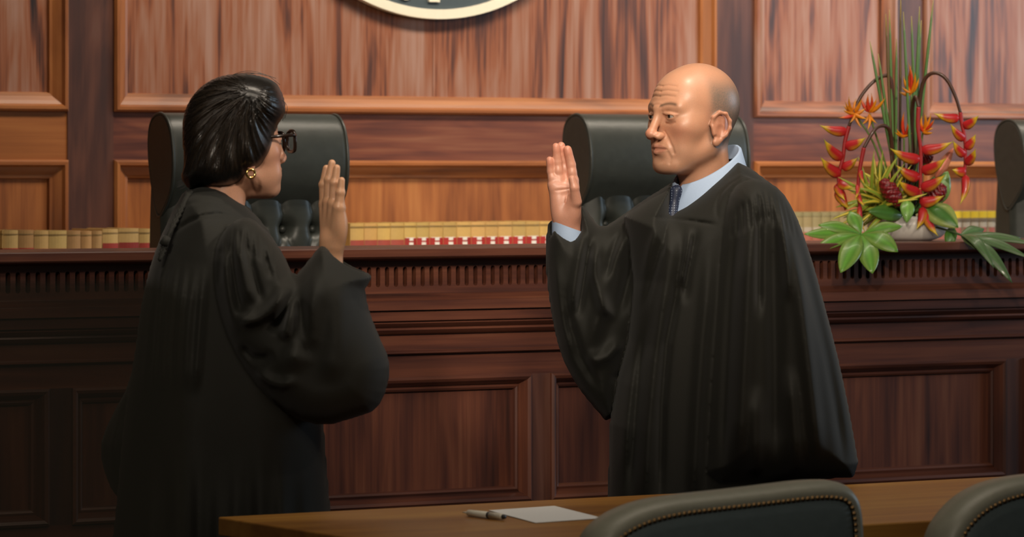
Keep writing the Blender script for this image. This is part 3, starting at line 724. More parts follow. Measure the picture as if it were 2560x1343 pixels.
# ------------------------------------------------------------------ people
def gauss(p, c, r): return np.exp(-(((p[:, 0]-c[0])/r[0])**2+((p[:, 1]-c[1])/r[1])**2+((p[:, 2]-c[2])/r[2])**2))
def lerp(c, col, m): return c*(1-m[:, None]) + np.array(col)[None, :]*m[:, None]
def sstep(x, a, b): t = np.clip((x-a)/(b-a), 0, 1); return t*t*(3-2*t)
def head_mesh(sex, h=0.0019):
    f = sex == 'f'
    v = Vol((-0.105, -0.125, -0.235), (0.105, 0.137, 0.155), h)
    v.add(ell((0, -0.012, 0.052), (0.0775, 0.0985, 0.089)))
    v.add(ell((0, 0.040, 0.055), (0.062, 0.048, 0.060)), 0.02)
    v.add(ell((0, 0.033, -0.008), (0.0595 if not f else 0.058, 0.056, 0.078)), 0.02)
    v.add(cone((0, -0.020, -0.02), (0, -0.036, -0.15) if not f else (0, -0.045, -0.17), 0.056 if not f else 0.046, 0.056 if not f else 0.048), 0.03)
    for s in (1, -1):
        v.add(ell((s*0.045, 0.046, 0.002), (0.024, 0.033, 0.026)), 0.032)
        v.add(cone((s*0.053, 0.002, -0.040), (s*0.028, 0.066, -0.077), 0.021 if not f else 0.016, 0.017), 0.022)
        v.add(ell((s*0.034, 0.054 if not f else 0.058, -0.043), (0.023 if not f else 0.026, 0.024 if not f else 0.028, 0.030)), 0.02)
    v.add(ell((0, 0.078, -0.079), (0.026, 0.019, 0.016)), 0.016)
    v.add(ell((0, 0.079, -0.045), (0.031, 0.020, 0.030)), 0.018)
    v.add(ell((0, 0.048, -0.080), (0.038, 0.034, 0.016)), 0.018)
    if not f:
        for s in (1, -1):
            v.add(cone((s*0.010, 0.0905, 0.041), (s*0.046, 0.073, 0.046), 0.008, 0.008), 0.020)
    for s in (1, -1):
        v.sub(ell((s*0.031, 0.104, 0.024), (0.019, 0.017, 0.012)), 0.014)
    v.add(cone((0, 0.091, 0.036), (0, 0.112 if not f else 0.104, -0.009), 0.0075, 0.0098), 0.012)
    v.add(ell((0, 0.1145 if not f else 0.106, -0.0120), (0.0120, 0.0108, 0.0102)), 0.006)
    for s in (1, -1):
        v.add(ell((s*0.0140, 0.1025 if not f else 0.0975, -0.0160), (0.0088, 0.0118, 0.0085)), 0.006)
        v.sub(ell((s*0.0075, 0.110, -0.0245), (0.0042, 0.0065, 0.0042)), 0.003)
        v.add(ell((s*0.032, 0.0785, 0.0265), (0.0155, 0.0150, 0.0135)), 0.004)
        v.sub(ell((s*0.0330, 0.0945, 0.0250), (0.0152, 0.0115, 0.0038 if not f else 0.0026)), 0.001)
        v.add(cone((s*0.020, 0.0925, 0.0335), (s*0.047, 0.079, 0.0300), 0.0034, 0.0034), 0.004)     # upper lid fold
        v.add(cone((s*0.022, 0.0885, 0.0145), (s*0.043, 0.079, 0.0155), 0.0020, 0.0020), 0.005)     # bag
    cz = -0.0425 if not f else -0.0415
    for s in (1, -1):
        ux = 0.0270 if not f else 0.026; uz = cz-0.0005 if not f else cz+0.006
        v.add(cone((0, 0.0995, cz+0.0050), (s*ux, 0.0862, uz), 0.0050, 0.0016), 0.005)
        v.add(cone((0, 0.0980, cz-0.0085), (s*(ux-0.003), 0.0865, uz-0.003), 0.0060, 0.0018), 0.005)
        v.sub(cone((0, 0.1040, cz-0.0015), (s*(ux-0.001), 0.0925, uz-0.0012), 0.0034, 0.0018), 0.0015)
    v.sub(ell((0, 0.102, cz-0.0215), (0.017, 0.007, 0.005)), 0.010)
    if not f:
        pass
    # ears
    for s in (1, -1):
        v.add(ell((s*0.0785, -0.011, 0.003), (0.0075, 0.022, 0.032)), 0.007)
        v.add(cone((s*0.085, -0.016, 0.018), (s*0.0845, -0.013, -0.016), 0.0035, 0.0035), 0.004)
        if f:
            v.add(ell((s*0.079, 0.000, -0.026), (0.0055, 0.0095, 0.012)), 0.005); continue
        hp = [(.077, .010, .008), (.081, .008, .024), (.086, -.004, .034), (.0905, -.018, .031), (.093, -.027, .016), (.0925, -.027, .000), (.088, -.020, -.014), (.082, -.009, -.026), (.078, .001, -.030)]
        for a, b in zip(hp[:-1], hp[1:]): v.add(cone((s*a[0], a[1], a[2]), (s*b[0], b[1], b[2]), 0.0040, 0.0040), 0.004)
        v.add(ell((s*0.080, -0.001, -0.029), (0.0055, 0.0095, 0.0095)), 0.004)
        v.add(cone((s*0.080, 0.010, 0.004), (s*0.081, 0.006, -0.012), 0.0036, 0.0042), 0.003)
        v.sub(ell((s*0.0925, -0.006, -0.003), (0.0090, 0.0095, 0.0135)), 0.004)
        v.sub(ell((s*0.0960, -0.014, 0.016), (0.0078, 0.0065, 0.0120)), 0.004)
    V, Q = v.mesh(1)
    p = V; n = len(V)
    # skin creases, pressed in along the facing direction
    def crease(pts, w_, dep):
        for sx_ in (1, -1):
            d_ = line_dist([(sx_*a, b) for a, b in pts], V[:, 0], V[:, 2])
            V[:, 1] -= dep*np.exp(-(d_/w_)**2)*sstep(V[:, 1], 0.03, 0.06)
    if not f:
        for z0, hw in ((0.068, 0.040), (0.079, 0.042), (0.090, 0.036)): crease([(0, z0), (hw*.5, z0+0.002), (hw, z0-0.001)], 0.0024, 0.0011)
        crease([(0.015, -0.008), (0.027, -0.022), (0.036, -0.040), (0.038, -0.052)], 0.0034, 0.0022)
        crease([(0.029, -0.052), (0.032, -0.064), (0.030, -0.074)], 0.003, 0.0014)
        crease([(0.018, 0.012), (0.030, 0.0085), (0.044, 0.012)], 0.0026, 0.0014)
        crease([(0.017, 0.035), (0.033, 0.037), (0.049, 0.033)], 0.0020, 0.0016)
    else:
        crease([(0.015, -0.010), (0.029, -0.024), (0.037, -0.044)], 0.0036, 0.0022)
    base = (0.56, 0.285, 0.175) if not f else (0.54, 0.285, 0.185)
    C = np.tile(np.array(base), (n, 1)); ax = np.abs(p[:, 0]); q = np.stack([ax, p[:, 1], p[:, 2]], 1)
    C = lerp(C, (0.50, 0.18, 0.115), 0.55*gauss(q, (0.046, 0.07, -0.008), (0.024, 0.03, 0.02)))
    C = lerp(C, (0.52, 0.19, 0.12), 0.6*gauss(q, (0.0, 0.122, -0.012), (0.016, 0.02, 0.014)))
    C = lerp(C, (0.50, 0.17, 0.11), 0.5*gauss(q, (0.086, -0.012, 0.005), (0.02, 0.03, 0.04)))
    lip = sstep(1-(p[:, 0]/0.0285)**2-((p[:, 2]-cz+0.0015)/0.0108)**2, 0.0, 0.35)*(p[:, 1] > 0.075)
    C = lerp(C, (0.36, 0.13, 0.09), 0.62*lip)
    br = np.exp(-((p[:, 2]-(0.0465+0.006*np.sin(np.clip((ax-0.010)/0.04, 0, 1)*2.6)))/0.0036)**2)*sstep(ax, 0.008, 0.014)*(1-sstep(ax, 0.046, 0.054))*(p[:, 1] > 0.05)
    C = lerp(C, (0.07, 0.045, 0.03), 0.80*br)
    if not f:
        rs = np.random.RandomState(3); nz = rs.rand(n)
        hair = sstep(p[:, 1], 0.035, -0.005)*(1-sstep(p[:, 2], 0.070, 0.122))*sstep(p[:, 2], -0.055, -0.02)*sstep(p[:, 1]*-1+0.0*p[:, 2], -0.03, -0.0)
        hair *= (ax < 0.0775)
        C = lerp(C, (0.150, 0.130, 0.108), hair*(0.62+0.30*nz))
        beard = sstep(-p[:, 2], 0.028, 0.05)*sstep(p[:, 1], 0.03, 0.06)*(p[:, 2] > -0.1)*(1-lip)
        C = lerp(C, (0.33, 0.20, 0.14), 0.22*beard)
        C = lerp(C, (0.30, 0.14, 0.09), 0.5*gauss(q, (0.033, 0.085, 0.016), (0.016, 0.02, 0.005)))
    return V, Q, C
class Basis:
    "head axes (x right of the person, y facing, z up) placed in the person frame"
    def __init__(s, org, face, scale=1.0, pitch=0.0, roll=0.0):
        fa = np.array([face[0], face[1], 0]); fa = fa/np.linalg.norm(fa); ri = np.array([fa[1], -fa[0], 0])
        up = np.array([0, 0, 1.0])
        y = fa*math.cos(pitch)+up*math.sin(pitch); z = up*math.cos(pitch)-fa*math.sin(pitch)
        x = ri*math.cos(roll)+z*math.sin(roll); z = z*math.cos(roll)-ri*math.sin(roll)
        s.m = np.stack([x, y, z])*scale; s.o = np.array(org, float)
    def __call__(s, P): return s.o + np.asarray(P, float) @ s.m
def join_parts(parts):
    Vs, Qs, Cs, b = [], [], [], 0
    for V, Q, C in parts: Vs.append(V); Qs.append(Q+b); Cs.append(C); b += len(V)
    return np.concatenate(Vs), np.concatenate(Qs), np.concatenate(Cs)
def hand_color(V, base):
    return np.tile(np.array(base), (len(V), 1))
def eyeball(parent, B, cx, gaze, r=0.0126):
    n, m = 24, 16; V = []; Cc = []
    g = Vector(gaze).normalized()
    for i in range(m+1):
        for k in range(n):
            t = math.pi*i/m; a = 2*math.pi*k/n
            d = Vector((math.sin(t)*math.cos(a), math.sin(t)*math.sin(a), math.cos(t)))
            q = Vector((0, 0, 1)).rotation_difference(g) @ d
            V.append((cx+q.x*r, 0.0785+q.y*r, 0.0265+q.z*r))
            ang = t
            Cc.append((0.004, 0.004, 0.004) if ang < 0.20 else ((0.030, 0.016, 0.009) if ang < 0.50 else (0.36, 0.31, 0.27)))
    Fc = np.array([(i*n+k, (i+1)*n+k, (i+1)*n+(k+1) % n, i*n+(k+1) % n) for i in range(m) for k in range(n)])
    return link('eye', mesh('eye', B(V), Fc, np.array(Cc)), M['eye'], parent, True)
def core_body(fr, pts, h=0.014):
    "torso, arms, legs and shoes under the clothes"
    lo = np.min([np.minimum(np.array(a), np.array(b))-max(ra, rb) for a, b, ra, rb in pts], axis=0)-0.03
    hi = np.max([np.maximum(np.array(a), np.array(b))+max(ra, rb) for a, b, ra, rb in pts], axis=0)+0.03
    lo[2] = max(lo[2], -0.02)
    v = Vol(lo, hi, h)
    for a, b, ra, rb in pts: v.add(cone(a, b, ra, rb), 0.03)
    return v.mesh(1)

# ---------- person raising the right hand, seen from behind (left)
fw = Frame(575, 7.9)
pw = empty('person', fw.root(), -TH); tag(pw, 'person with dark bobbed hair and glasses in black robe, right hand raised, back to camera', 'person')
SK_W = (0.50, 0.265, 0.165)
beta = math.radians(27); Fw = np.array([math.cos(beta), math.sin(beta), 0]); Rw = np.array([Fw[1], -Fw[0], 0])
Bw = Basis(fw.p(590, 385), Fw, 0.93, math.radians(2))
Vh, Qh, Ch = head_mesh('f'); Vh = Bw(Vh)
# hand: fingers up, palm turned to the right
v = Vol(fw.p(770, 720, 0)-np.array([0.0, 0.26, 0.0]), fw.p(905, 385, 0)+np.array([0, -0.03, 0]), 0.0015)
b0 = -0.15
def W(x, y, db=0.0): return fw.p(x, y, b0+db)
wr = W(832, 640)
for root, mid, tip, db, r0, r1 in (((812, 512), (810, 462), (816, 421), 0.030, .0098, .0070), ((822, 506), (823, 450), (830, 408), 0.012, .0098, .0072), ((834, 510), (837, 458), (842, 420), -0.008, .0095, .0070), ((847, 520), (851, 482), (854, 451), -0.026, .0088, .0066)):
    v.add(cone(W(828+(root[0]-828)*.6, 612, db*.4), W(root[0], root[1], db), 0.014, 0.0118), 0.010)
    v.add(cone(W(*root, db), W(*mid, db), r0+.001, r0), 0.004)
    v.add(ell(W(mid[0], mid[1], db), (r0*1.06, r0*1.06, 0.009)), 0.003)
    v.add(cone(W(*mid, db), W(*tip, db), r0-.0005, r1), 0.003)
v.add(ell(W(852, 566, -0.012), (0.0135, 0.020, 0.034)), 0.012)
v.add(ell(W(848, 560, 0.022), (0.014, 0.018, 0.030)), 0.012)
v.add(cone(W(846, 570, 0.03), W(852, 520, 0.048), 0.0115, 0.0095), 0.008); v.add(cone(W(852, 520, 0.048), W(852, 492, 0.05), 0.0092, 0.007), 0.004)
v.add(cone(W(830, 605), W(828, 720), 0.0215, 0.0235), 0.014)
Vd, Qd = v.mesh(1)
Cd = hand_color(Vd, (0.55, 0.30, 0.175))
def G(x, y, b): return fw.p(x, y, b)
body = [(G(560, 720, 0.0), G(560, 900, 0.0), 0.09, 0.12), (G(560, 900, 0), G(560, 1180, 0), 0.12, 0.13),
        (G(570, 660, -.11), G(560, 660, .11), 0.05, 0.05), (G(610, 670, -.15), G(820, 930, -.16), 0.040, 0.036), (G(820, 930, -.17), G(830, 690, -.15), 0.036, 0.022),
        (G(535, 680, .14), G(430, 1000, .16), 0.04, 0.034), (G(430, 1000, .16), G(440, 1150, .15), 0.033, 0.025)]
for s in (-.09, .09):
    body += [((-0.02, s, 0.80), (-0.01, s, 0.45), 0.075, 0.055), ((-0.01, s, 0.45), (-0.03, s, 0.08), 0.052, 0.035), ((-0.05, s, 0.04), (0.12, s+.03, 0.035), 0.042, 0.034)]
Vb, Qb = core_body(fw, body)
V, Q, C = join_parts([(Vh, Qh, Ch), (Vd, Qd, Cd), (Vb, Qb, hand_color(Vb, SK_W))])
link('body', mesh('body', V, Q, C), M['skin'], pw, True)
for cx in (0.032, -0.032): eyeball(pw, Bw, cx, (0, 1, 0))
# robe
def robe(fr, name, parent, lo, hi, pieces, h=0.0034, cuts=()):
    v = Vol(lo, hi, h)
    for pc in pieces: pillow(v, fr, **pc)
    for c in cuts: v.sub(*c)
    V, Q = v.mesh(2)
    return link(name, mesh(name, V, Q), M['robe'], parent, True)
def folds(*fs): return list(fs)
rs = np.random.RandomState(11)
def vfolds(x0, x1, n, ya, yb, amp, w, lean=0.0, seed=1):
    r_ = np.random.RandomState(seed); out = []
    for i in range(n):
        x = x0+(x1-x0)*(i+0.5+r_.uniform(-.2, .2))/n
        out.append(([(x+r_.uniform(-4, 4), ya+r_.uniform(-20, 30)), (x+lean*.5+r_.uniform(-8, 8), (ya+yb)/2), (x+lean+r_.uniform(-10, 10), yb)], w*r_.uniform(.8, 1.3), amp*r_.uniform(.6, 1.3)))
    return out
torso_w = [(462, 478), (500, 462), (560, 468), (600, 500), (634, 532), (680, 590), (730, 690), (765, 800), (800, 1000), (808, 1065), (816, 1180), (826, 1300), (850, 1700), (870, 2060), (230, 2060), (262, 1500), (290, 1300), (300, 1180), (312, 1050), (325, 960), (340, 880), (352, 780), (370, 690), (398, 605), (425, 545), (448, 500)]
sleeve_w = [(560, 575), (600, 545), (634, 548), (668, 582), (708, 635), (734, 698), (770, 655), (800, 616), (812, 612), (862, 644), (930, 688), (922, 706), (909, 726), (925, 790), (950, 850), (973, 900), (969, 965), (942, 1024), (890, 1042), (815, 1064), (740, 1048), (660, 985), (600, 905), (560, 820), (535, 720), (535, 630)]
left_w = [(430, 640), (480, 700), (480, 1000), (430, 1200), (320, 1260), (285, 1235), (262, 1180), (250, 1120), (270, 1060), (330, 950), (360, 800)]
fol_t = vfolds(390, 540, 7, 640, 980, 0.010, 9, -25, 2) + vfolds(330, 800, 9, 1080, 2000, 0.016, 20, 0, 3)
fol_t += [([(425, 600), (470, 560), (540, 530), (620, 545)], 5, -0.006), ([(440, 520), (520, 500), (600, 520), (640, 560)], 4, -0.004)]
fol_s = [([(640, 560), (690, 640), (720, 740), (700, 840)], 22, 0.012), ([(600, 580), (620, 680), (640, 760)], 16, 0.012), ([(570, 600), (575, 720), (600, 840)], 16, 0.010),
         ([(615, 575), (640, 680), (665, 760)], 10, -0.010), ([(585, 590), (592, 700), (615, 790)], 9, -0.010), ([(560, 600), (550, 720)], 9, -0.008), ([(650, 580), (690, 700)], 8, -0.008),
         ([(735, 700), (700, 760), (640, 800), (590, 790)], 16, 0.020), ([(740, 715), (715, 790), (680, 830)], 12, -0.022), ([(740, 720), (735, 800), (715, 850)], 14, 0.018), ([(735, 720), (770, 800), (770, 900)], 18, -0.014),
         ([(800, 640), (790, 760), (770, 860), (700, 930)], 26, 0.018), ([(850, 670), (850, 800), (830, 960)], 30, 0.010), ([(700, 880), (650, 900), (600, 860)], 14, -0.014), ([(760, 940), (700, 960), (640, 920)], 14, 0.012)]
fol_s += [([(545+i*15, 572-i*3 if i < 6 else 557+(i-6)*10), (542+i*16, 600+(i > 5)*(i-5)*9), (540+i*17, 640+(i > 5)*(i-5)*9)], 4.2, -0.005) for i in range(10)]
lo = np.array([fw.a(225), -0.31, 0.06]); hi = np.array([fw.a(985), 0.31, fw.c(450)])
robe(fw, 'robe', pw, lo, hi, [
    dict(poly=torso_w, b0=0.0, H=0.19, R=0.13, folds=fol_t),
    dict(poly=left_w, b0=0.15, H=0.09, R=0.07, k=0.03, folds=vfolds(300, 470, 4, 760, 1200, 0.008, 12, -30, 5)),
    dict(poly=sleeve_w, b0=-0.155, H=0.105, R=0.075, k=0.02, folds=fol_s)],
    cuts=[(cone(fw.p(862, 655, -.155), fw.p(850, 770, -.155), 0.046, 0.030), 0.006)])
# braided cord and hood trim down the back
cp = [fw.p(x, y, b) for x, y, b in ((476, 478, -.075), (455, 520, -.11), (430, 570, -.13), (412, 612, -.14), (400, 650, -.145))]
cp = [np.array(q) for q in chaikin(cp, 2, False)]
cw = MB()
for ph in (0, math.pi):
    L = [q + np.array([0.004*math.cos(i*0.9*3+ph), -0.004*abs(math.sin(i*0.9*3+ph))-0.006, 0]) for i, q in enumerate(cp)]
    cw.tube(L, 0.0042, 6)
cw.tube([fw.p(418, 592, -.16), fw.p(408, 612, -.165)], [0.008, 0.009], 8)
cw.obj('braided_cord', M['robe'], pw, True)

# hair: bobbed volume with combed grooves, plus loose strands
hair_px = [(470, 470), (452, 445), (462, 415), (460, 380), (456, 330), (460, 285), (478, 245), (505, 215), (545, 192), (600, 184), (650, 190), (690, 205), (706, 235), (714, 268), (708, 292), (692, 312), (686, 345), (682, 375), (668, 402), (650, 424), (632, 432), (618, 446), (600, 462), (570, 474), (530, 470), (500, 462), (488, 478)]
v = Vol((fw.a(435), -0.14, fw.c(490)), (fw.a(725), 0.14, fw.c(172)), 0.0022)
cc = fw.p2(640, 232)
def hair_wav(X, Z):
    th = np.arctan2(Z-cc[1], X-cc[0]); rr = np.sqrt((X-cc[0])**2+(Z-cc[1])**2)
    th = np.mod(th+0.6, 2*np.pi); sw_ = th - 2.0*rr
    return (0.0020*np.sin(sw_*19+3*np.sin(rr*22))+0.0016*np.sin(sw_*47+2*np.sin(rr*34+1))+0.0008*np.sin(sw_*101+2))*np.clip(rr/0.05, 0.15, 1)
HB, HH, HR = -0.004, 0.100, 0.042
pillow(v, fw, hair_px, HB, HH, HR, 0.0, [], 2, wav=hair_wav)
V, Q = v.mesh(1)
hd = link('hair', mesh('hair', V, Q, np.tile(np.array([0.0085, 0.0070, 0.0055]), (len(V), 1))), M['hair'], pw, True)
mb = MB(); r_ = random.Random(4)
hP = np.array([fw.p2(x, y, 0) for x, y in chaikin(hair_px, 2)])
for i in range(2000):
    # strands start near the parting and run back and down, following the combed grooves
    th0 = r_.uniform(math.radians(-70), math.radians(255))
    x0_, z0_ = cc[0]+r_.uniform(-.012, .012), cc[1]+r_.uniform(-.012, .012)
    r0_ = 0.014+abs(r_.gauss(0.01, 0.06)); Lr = r_.uniform(0.06, 0.20)
    tt_ = np.linspace(0, 1, 10); rr = r0_+0.01+Lr*tt_; th = th0+2.0*rr+0.03*np.sin(5*tt_+i)
    X_ = x0_+rr*np.cos(th); Z_ = z0_+rr*np.sin(th)
    d = poly_sdf(hP, X_[:, None], Z_[:, None])[:, 0]; wv = hair_wav(X_, Z_)
    t_ = np.clip(-d/HR, 0, 1); hh = HH*np.sqrt(np.maximum(0, 1-(1-t_)**2))+wv*np.clip(t_*3, 0, 1)+0.0004
    ok = d < 0.001; kk = int(np.argmin(ok)) if not ok.all() else 10
    if kk > 3:
        g = r_.uniform(.6, 2.4); pts = [(X_[k], HB-hh[k], Z_[k]) for k in range(kk)]
        mb.tube(pts, [0.0010*(1-0.8*k/kk) for k in range(kk)], 4, (0.0085*g*1.2, 0.007*g, 0.0055*g*.8), cap=False)
for x, y, x2, y2, x3, y3 in ((560, 196, 620, 172, 690, 196), (540, 204, 610, 178, 672, 190), (520, 216, 590, 182, 640, 184), (600, 190, 660, 180, 700, 212), (472, 446, 458, 458, 446, 464), (474, 450, 456, 464, 442, 468), (476, 440, 456, 452, 443, 458), (470, 440, 455, 456, 444, 462), (470, 430, 452, 450, 440, 452), (480, 455, 462, 468, 450, 474), (690, 240, 722, 262, 712, 296), (700, 250, 716, 275, 706, 302)):
    L = chaikin([fw.p(x, y, -.03), fw.p(x2, y2, -.03), fw.p(x3, y3, -.03)], 2, False); mb.tube(L, 0.0007, 4, (0.012, 0.009, 0.007), cap=False)
st = mb.obj('loose_strands', M['hair'], hd, True); tag(st, kind='stuff')
# glasses
gl = MB()
def rim(s):
    L = []
    for k in range(25):
        a = 2*math.pi*k/24; ca, sa = math.cos(a), math.sin(a)
        x = 0.0265*math.copysign(abs(ca)**.55, ca); z = 0.021*math.copysign(abs(sa)**.55, sa)
        L.append((s*0.035+x, 0.118-0.006*abs(s*0.035+x)/.06, 0.022+z+ (0.003 if z > 0 and s*x > 0 else 0)))
    return L
gp = empty('glasses', (0, 0, 0)); gp.parent = pw
for s in (1, -1):
    MB().tube(Bw(rim(s)), 0.0036, 8, cap=False).obj('rim', M['tort'], gp, True)
    L = Bw(rim(s))[:-1]; link('lens', mesh('lens', L, [tuple(range(24))]), M['lens'], gp)
    MB().tube(Bw([(s*0.062, 0.112, 0.036), (s*0.071, 0.104, 0.037), (s*0.078, 0.06, 0.035), (s*0.080, 0.0, 0.030), (s*.080, -.02, .015)]), 0.0034, 8).obj('temple_arm', M['tort'], gp, True)
MB().tube(Bw([(0.009, 0.118, 0.030), (0, 0.119, 0.032), (-0.009, 0.118, 0.030)]), 0.002, 8).obj('nose_bridge', M['tort'], gp, True)
# earring
ec = fw.p(627, 434, -0.083)
MB().tube([ec+np.array([0.008*math.cos(a), 0.004*math.cos(a), 0.0085*math.sin(a)]) for a in np.linspace(0, 2*math.pi, 17)], 0.0028, 8, cap=False).obj('earring', M['gold'], pw, True)

# ---------- bald person facing left with the right palm raised
fm = Frame(1750, 8.5)
pm = empty('person', fm.root(), -TH); tag(pm, 'bald person in black robe, pale blue collar and navy tie, right palm raised', 'person')
al = math.radians(35); Fm = np.array([-math.cos(al), -math.sin(al), 0]); Rm = np.array([Fm[1], -Fm[0], 0])
Bm = Basis(fm.p(1733, 322), Fm, 1.0, math.radians(0))
Vh, Qh, Ch = head_mesh('m', 0.0017); Vh = Bm(Vh)
b0 = 0.0
v = Vol(fm.p(1350, 640, 0)-np.array([0, 0.075, 0]), fm.p(1480, 340, 0)+np.array([0, 0.06, 0]), 0.0015)
def H(x, y, db=0.0): return fm.p(x, y, b0+db)
fing = [((1383, 462), (1377, 428), (1374, 400), -0.002, .0088, .0076), ((1398, 450), (1393, 405), (1390, 367), 0.000, .0098, .0085), ((1414, 446), (1407, 402), (1403, 365), 0.012, .0100, .0088), ((1433, 452), (1428, 412), (1419, 374), 0.002, .0102, .0088)]
for root, mid, tip, db, r0, r1 in fing:
    v.add(cone(H(1418+(root[0]-1410)*.55, 545, 0.004), H(root[0], root[1], db), 0.0135, 0.0125), 0.010)
    v.add(cone(H(*root, db), H(*mid, db), r0+.0006, r0-.0002), 0.0035)
    v.add(cone(H(*mid, db), H(*tip, db-.004), r0, r1), 0.0025)
    # pads
    v.add(ell(H((root[0]+mid[0])/2, (root[1]+mid[1])/2, db-.003), (r0*.95, r0*.85, .012)), 0.003)
    v.add(ell(H((tip[0]*.8+mid[0]*.2), (tip[1]*.8+mid[1]*.2), db-.005), (r1*.9, r1*.8, .010)), 0.003)
v.add(ell(H(1400, 520, -0.004), (0.019, 0.016, 0.040)), 0.014)      # hypothenar
v.add(ell(H(1434, 515, -0.014), (0.0165, 0.017, 0.034)), 0.012)     # thenar
v.add(ell(H(1412, 470, -0.006), (0.030, 0.010, 0.012)), 0.010)      # pads under the fingers
v.add(cone(H(1441, 505, -0.026), H(1436, 470, -0.036), 0.0120, 0.0098), 0.006)
v.add(cone(H(1436, 470, -0.036), H(1430, 447, -0.036), 0.0098, 0.0078), 0.003)
v.sub(cone(H(1380, 478, -0.019), H(1440, 470, -0.016), 0.0008, 0.0008), 0.004)
v.sub(cone(H(1420, 480, -0.018), H(1408, 540, -0.018), 0.0008, 0.0008), 0.005)
v.add(cone(H(1420, 545, 0.002), H(1422, 660, 0.01), 0.0255, 0.030), 0.016)
Vd, Qd = v.mesh(1)
Cd = hand_color(Vd, (0.56, 0.27, 0.185))
tips = np.zeros(len(Vd))
for root, mid, tip, db, r0, r1 in fing: tips = np.maximum(tips, gauss(Vd, H(tip[0], tip[1]+6, db-.01), (.012, .014, .014)))
Cd = lerp(Cd, (0.58, 0.20, 0.13), 0.5*tips)
def G2(x, y, b): return fm.p(x, y, b)
body = [(G2(1770, 680, .02), G2(1760, 900, .02), 0.11, 0.13), (G2(1760, 900, .02), G2(1760, 1150, .02), 0.13, 0.13),
        (G2(1700, 620, .10), G2(1850, 600, -.06), 0.05, 0.05), (G2(1650, 620, .11), G2(1480, 860, .07), 0.04, 0.036), (G2(1480, 860, .07), G2(1425, 640, .01), 0.036, 0.027),
        (G2(1880, 600, -.11), G2(1900, 880, -.13), 0.045, 0.04), (G2(1890, 880, -.125), G2(1840, 1120, -.125), 0.036, 0.026),
        (G2(1840, 1120, -.125), G2(1800, 1175, -.125), 0.026, 0.018), (G2(1800, 1175, -.125), G2(1752, 1206, -.125), 0.014, 0.009), (G2(1805, 1175, -.12), G2(1790, 1212, -.12), 0.014, 0.009)]
for s in (-.1, .1):
    q = Rm*s
    body += [((q[0], q[1]+.02, 0.82), (q[0], q[1], 0.45), 0.085, 0.062), ((q[0], q[1], 0.45), (q[0], q[1], 0.09), 0.056, 0.04), ((q[0]+.03, q[1], 0.045), (q[0]-.13, q[1]-.08, 0.038), 0.045, 0.036)]
Vb, Qb = core_body(fm, body)
V, Q, C = join_parts([(Vh, Qh, Ch), (Vd, Qd, Cd), (Vb, Qb, hand_color(Vb, (0.5, 0.262, 0.165)))])
link('body', mesh('body', V, Q, C), M['skin'], pm, True)
for cx in (0.032, -0.032): eyeball(pm, Bm, cx, (0.10, 1, -0.02))
torso_m = [(1560, 540), (1612, 500), (1660, 470), (1680, 456), (1677, 500), (1676, 530), (1706, 508), (1770, 455), (1842, 402), (1880, 425), (1940, 470), (1975, 560), (1990, 700), (1995, 1000), (2005, 1300), (2020, 1950), (1500, 1950), (1521, 1250), (1526, 1060), (1545, 950), (1570, 850), (1585, 700), (1570, 600)]
near_m = [(1828, 470), (1870, 446), (1915, 452), (1955, 478), (1990, 540), (2012, 600), (2032, 660), (2070, 800), (2100, 920), (2126, 1050), (2150, 1192), (2080, 1195), (2000, 1200), (1900, 1206), (1762, 1206), (1768, 1100), (1776, 950), (1788, 780), (1797, 640), (1808, 540)]
far_m = [(1374, 545), (1392, 562), (1440, 585), (1446, 520), (1458, 512), (1478, 545), (1505, 573), (1550, 545), (1612, 500), (1668, 480), (1670, 640), (1620, 800), (1580, 900), (1550, 980), (1526, 1064), (1482, 1014), (1440, 960), (1402, 885), (1382, 800), (1368, 700), (1364, 610)]
ft = [([(1685, 545), (1655, 700), (1620, 950), (1600, 1300)], 14, 0.012), ([(1700, 545), (1690, 700), (1650, 900), (1640, 1300)], 11, -0.012), ([(1740, 560), (1715, 640), (1700, 760)], 10, -0.010), ([(1765, 560), (1760, 700), (1740, 900), (1720, 1300)], 16, 0.012), ([(1715, 560), (1712, 620), (1690, 720)], 8, 0.010),
      ([(1640, 545), (1610, 650), (1590, 760)], 9, 0.008), ([(1660, 545), (1640, 640), (1600, 780)], 8, -0.008), ([(1590, 720), (1570, 900), (1545, 1200)], 16, 0.012), ([(1615, 760), (1590, 950), (1570, 1250)], 12, -0.012),
      ([(1612, 540), (1680, 545), (1790, 560)], 3.5, -0.006), ([(1677, 528), (1660, 560), (1650, 640)], 3, -0.005), ([(1790, 560), (1780, 520), (1800, 470), (1870, 430)], 4, -0.004)]
fn = [([(1880, 470), (1860, 620), (1850, 900), (1830, 1200)], 22, 0.020), ([(1910, 470), (1925, 640), (1930, 900), (1930, 1200)], 20, -0.016), ([(1945, 490), (1985, 680), (2010, 900), (2040, 1190)], 20, 0.018), ([(1970, 530), (2030, 720), (2080, 950), (2110, 1190)], 16, -0.012),
      ([(1850, 480), (1830, 620), (1815, 820), (1800, 1200)], 14, -0.014), ([(1895, 470), (1890, 600), (1890, 800)], 10, -0.014), ([(1930, 480), (1950, 600), (1965, 760)], 10, 0.012), ([(1960, 900), (1975, 1050), (1985, 1200)], 16, 0.012), ([(1880, 950), (1880, 1200)], 18, 0.014)]
fn += [([(1824+i*13, 515-i*9 if i < 6 else 461+(i-6)*7), (1824+i*14, 545-i*8 if i < 6 else 498+(i-6)*9), (1824+i*15, 600-i*7 if i < 6 else 560+(i-6)*8)], 4.4, -0.006) for i in range(12)]
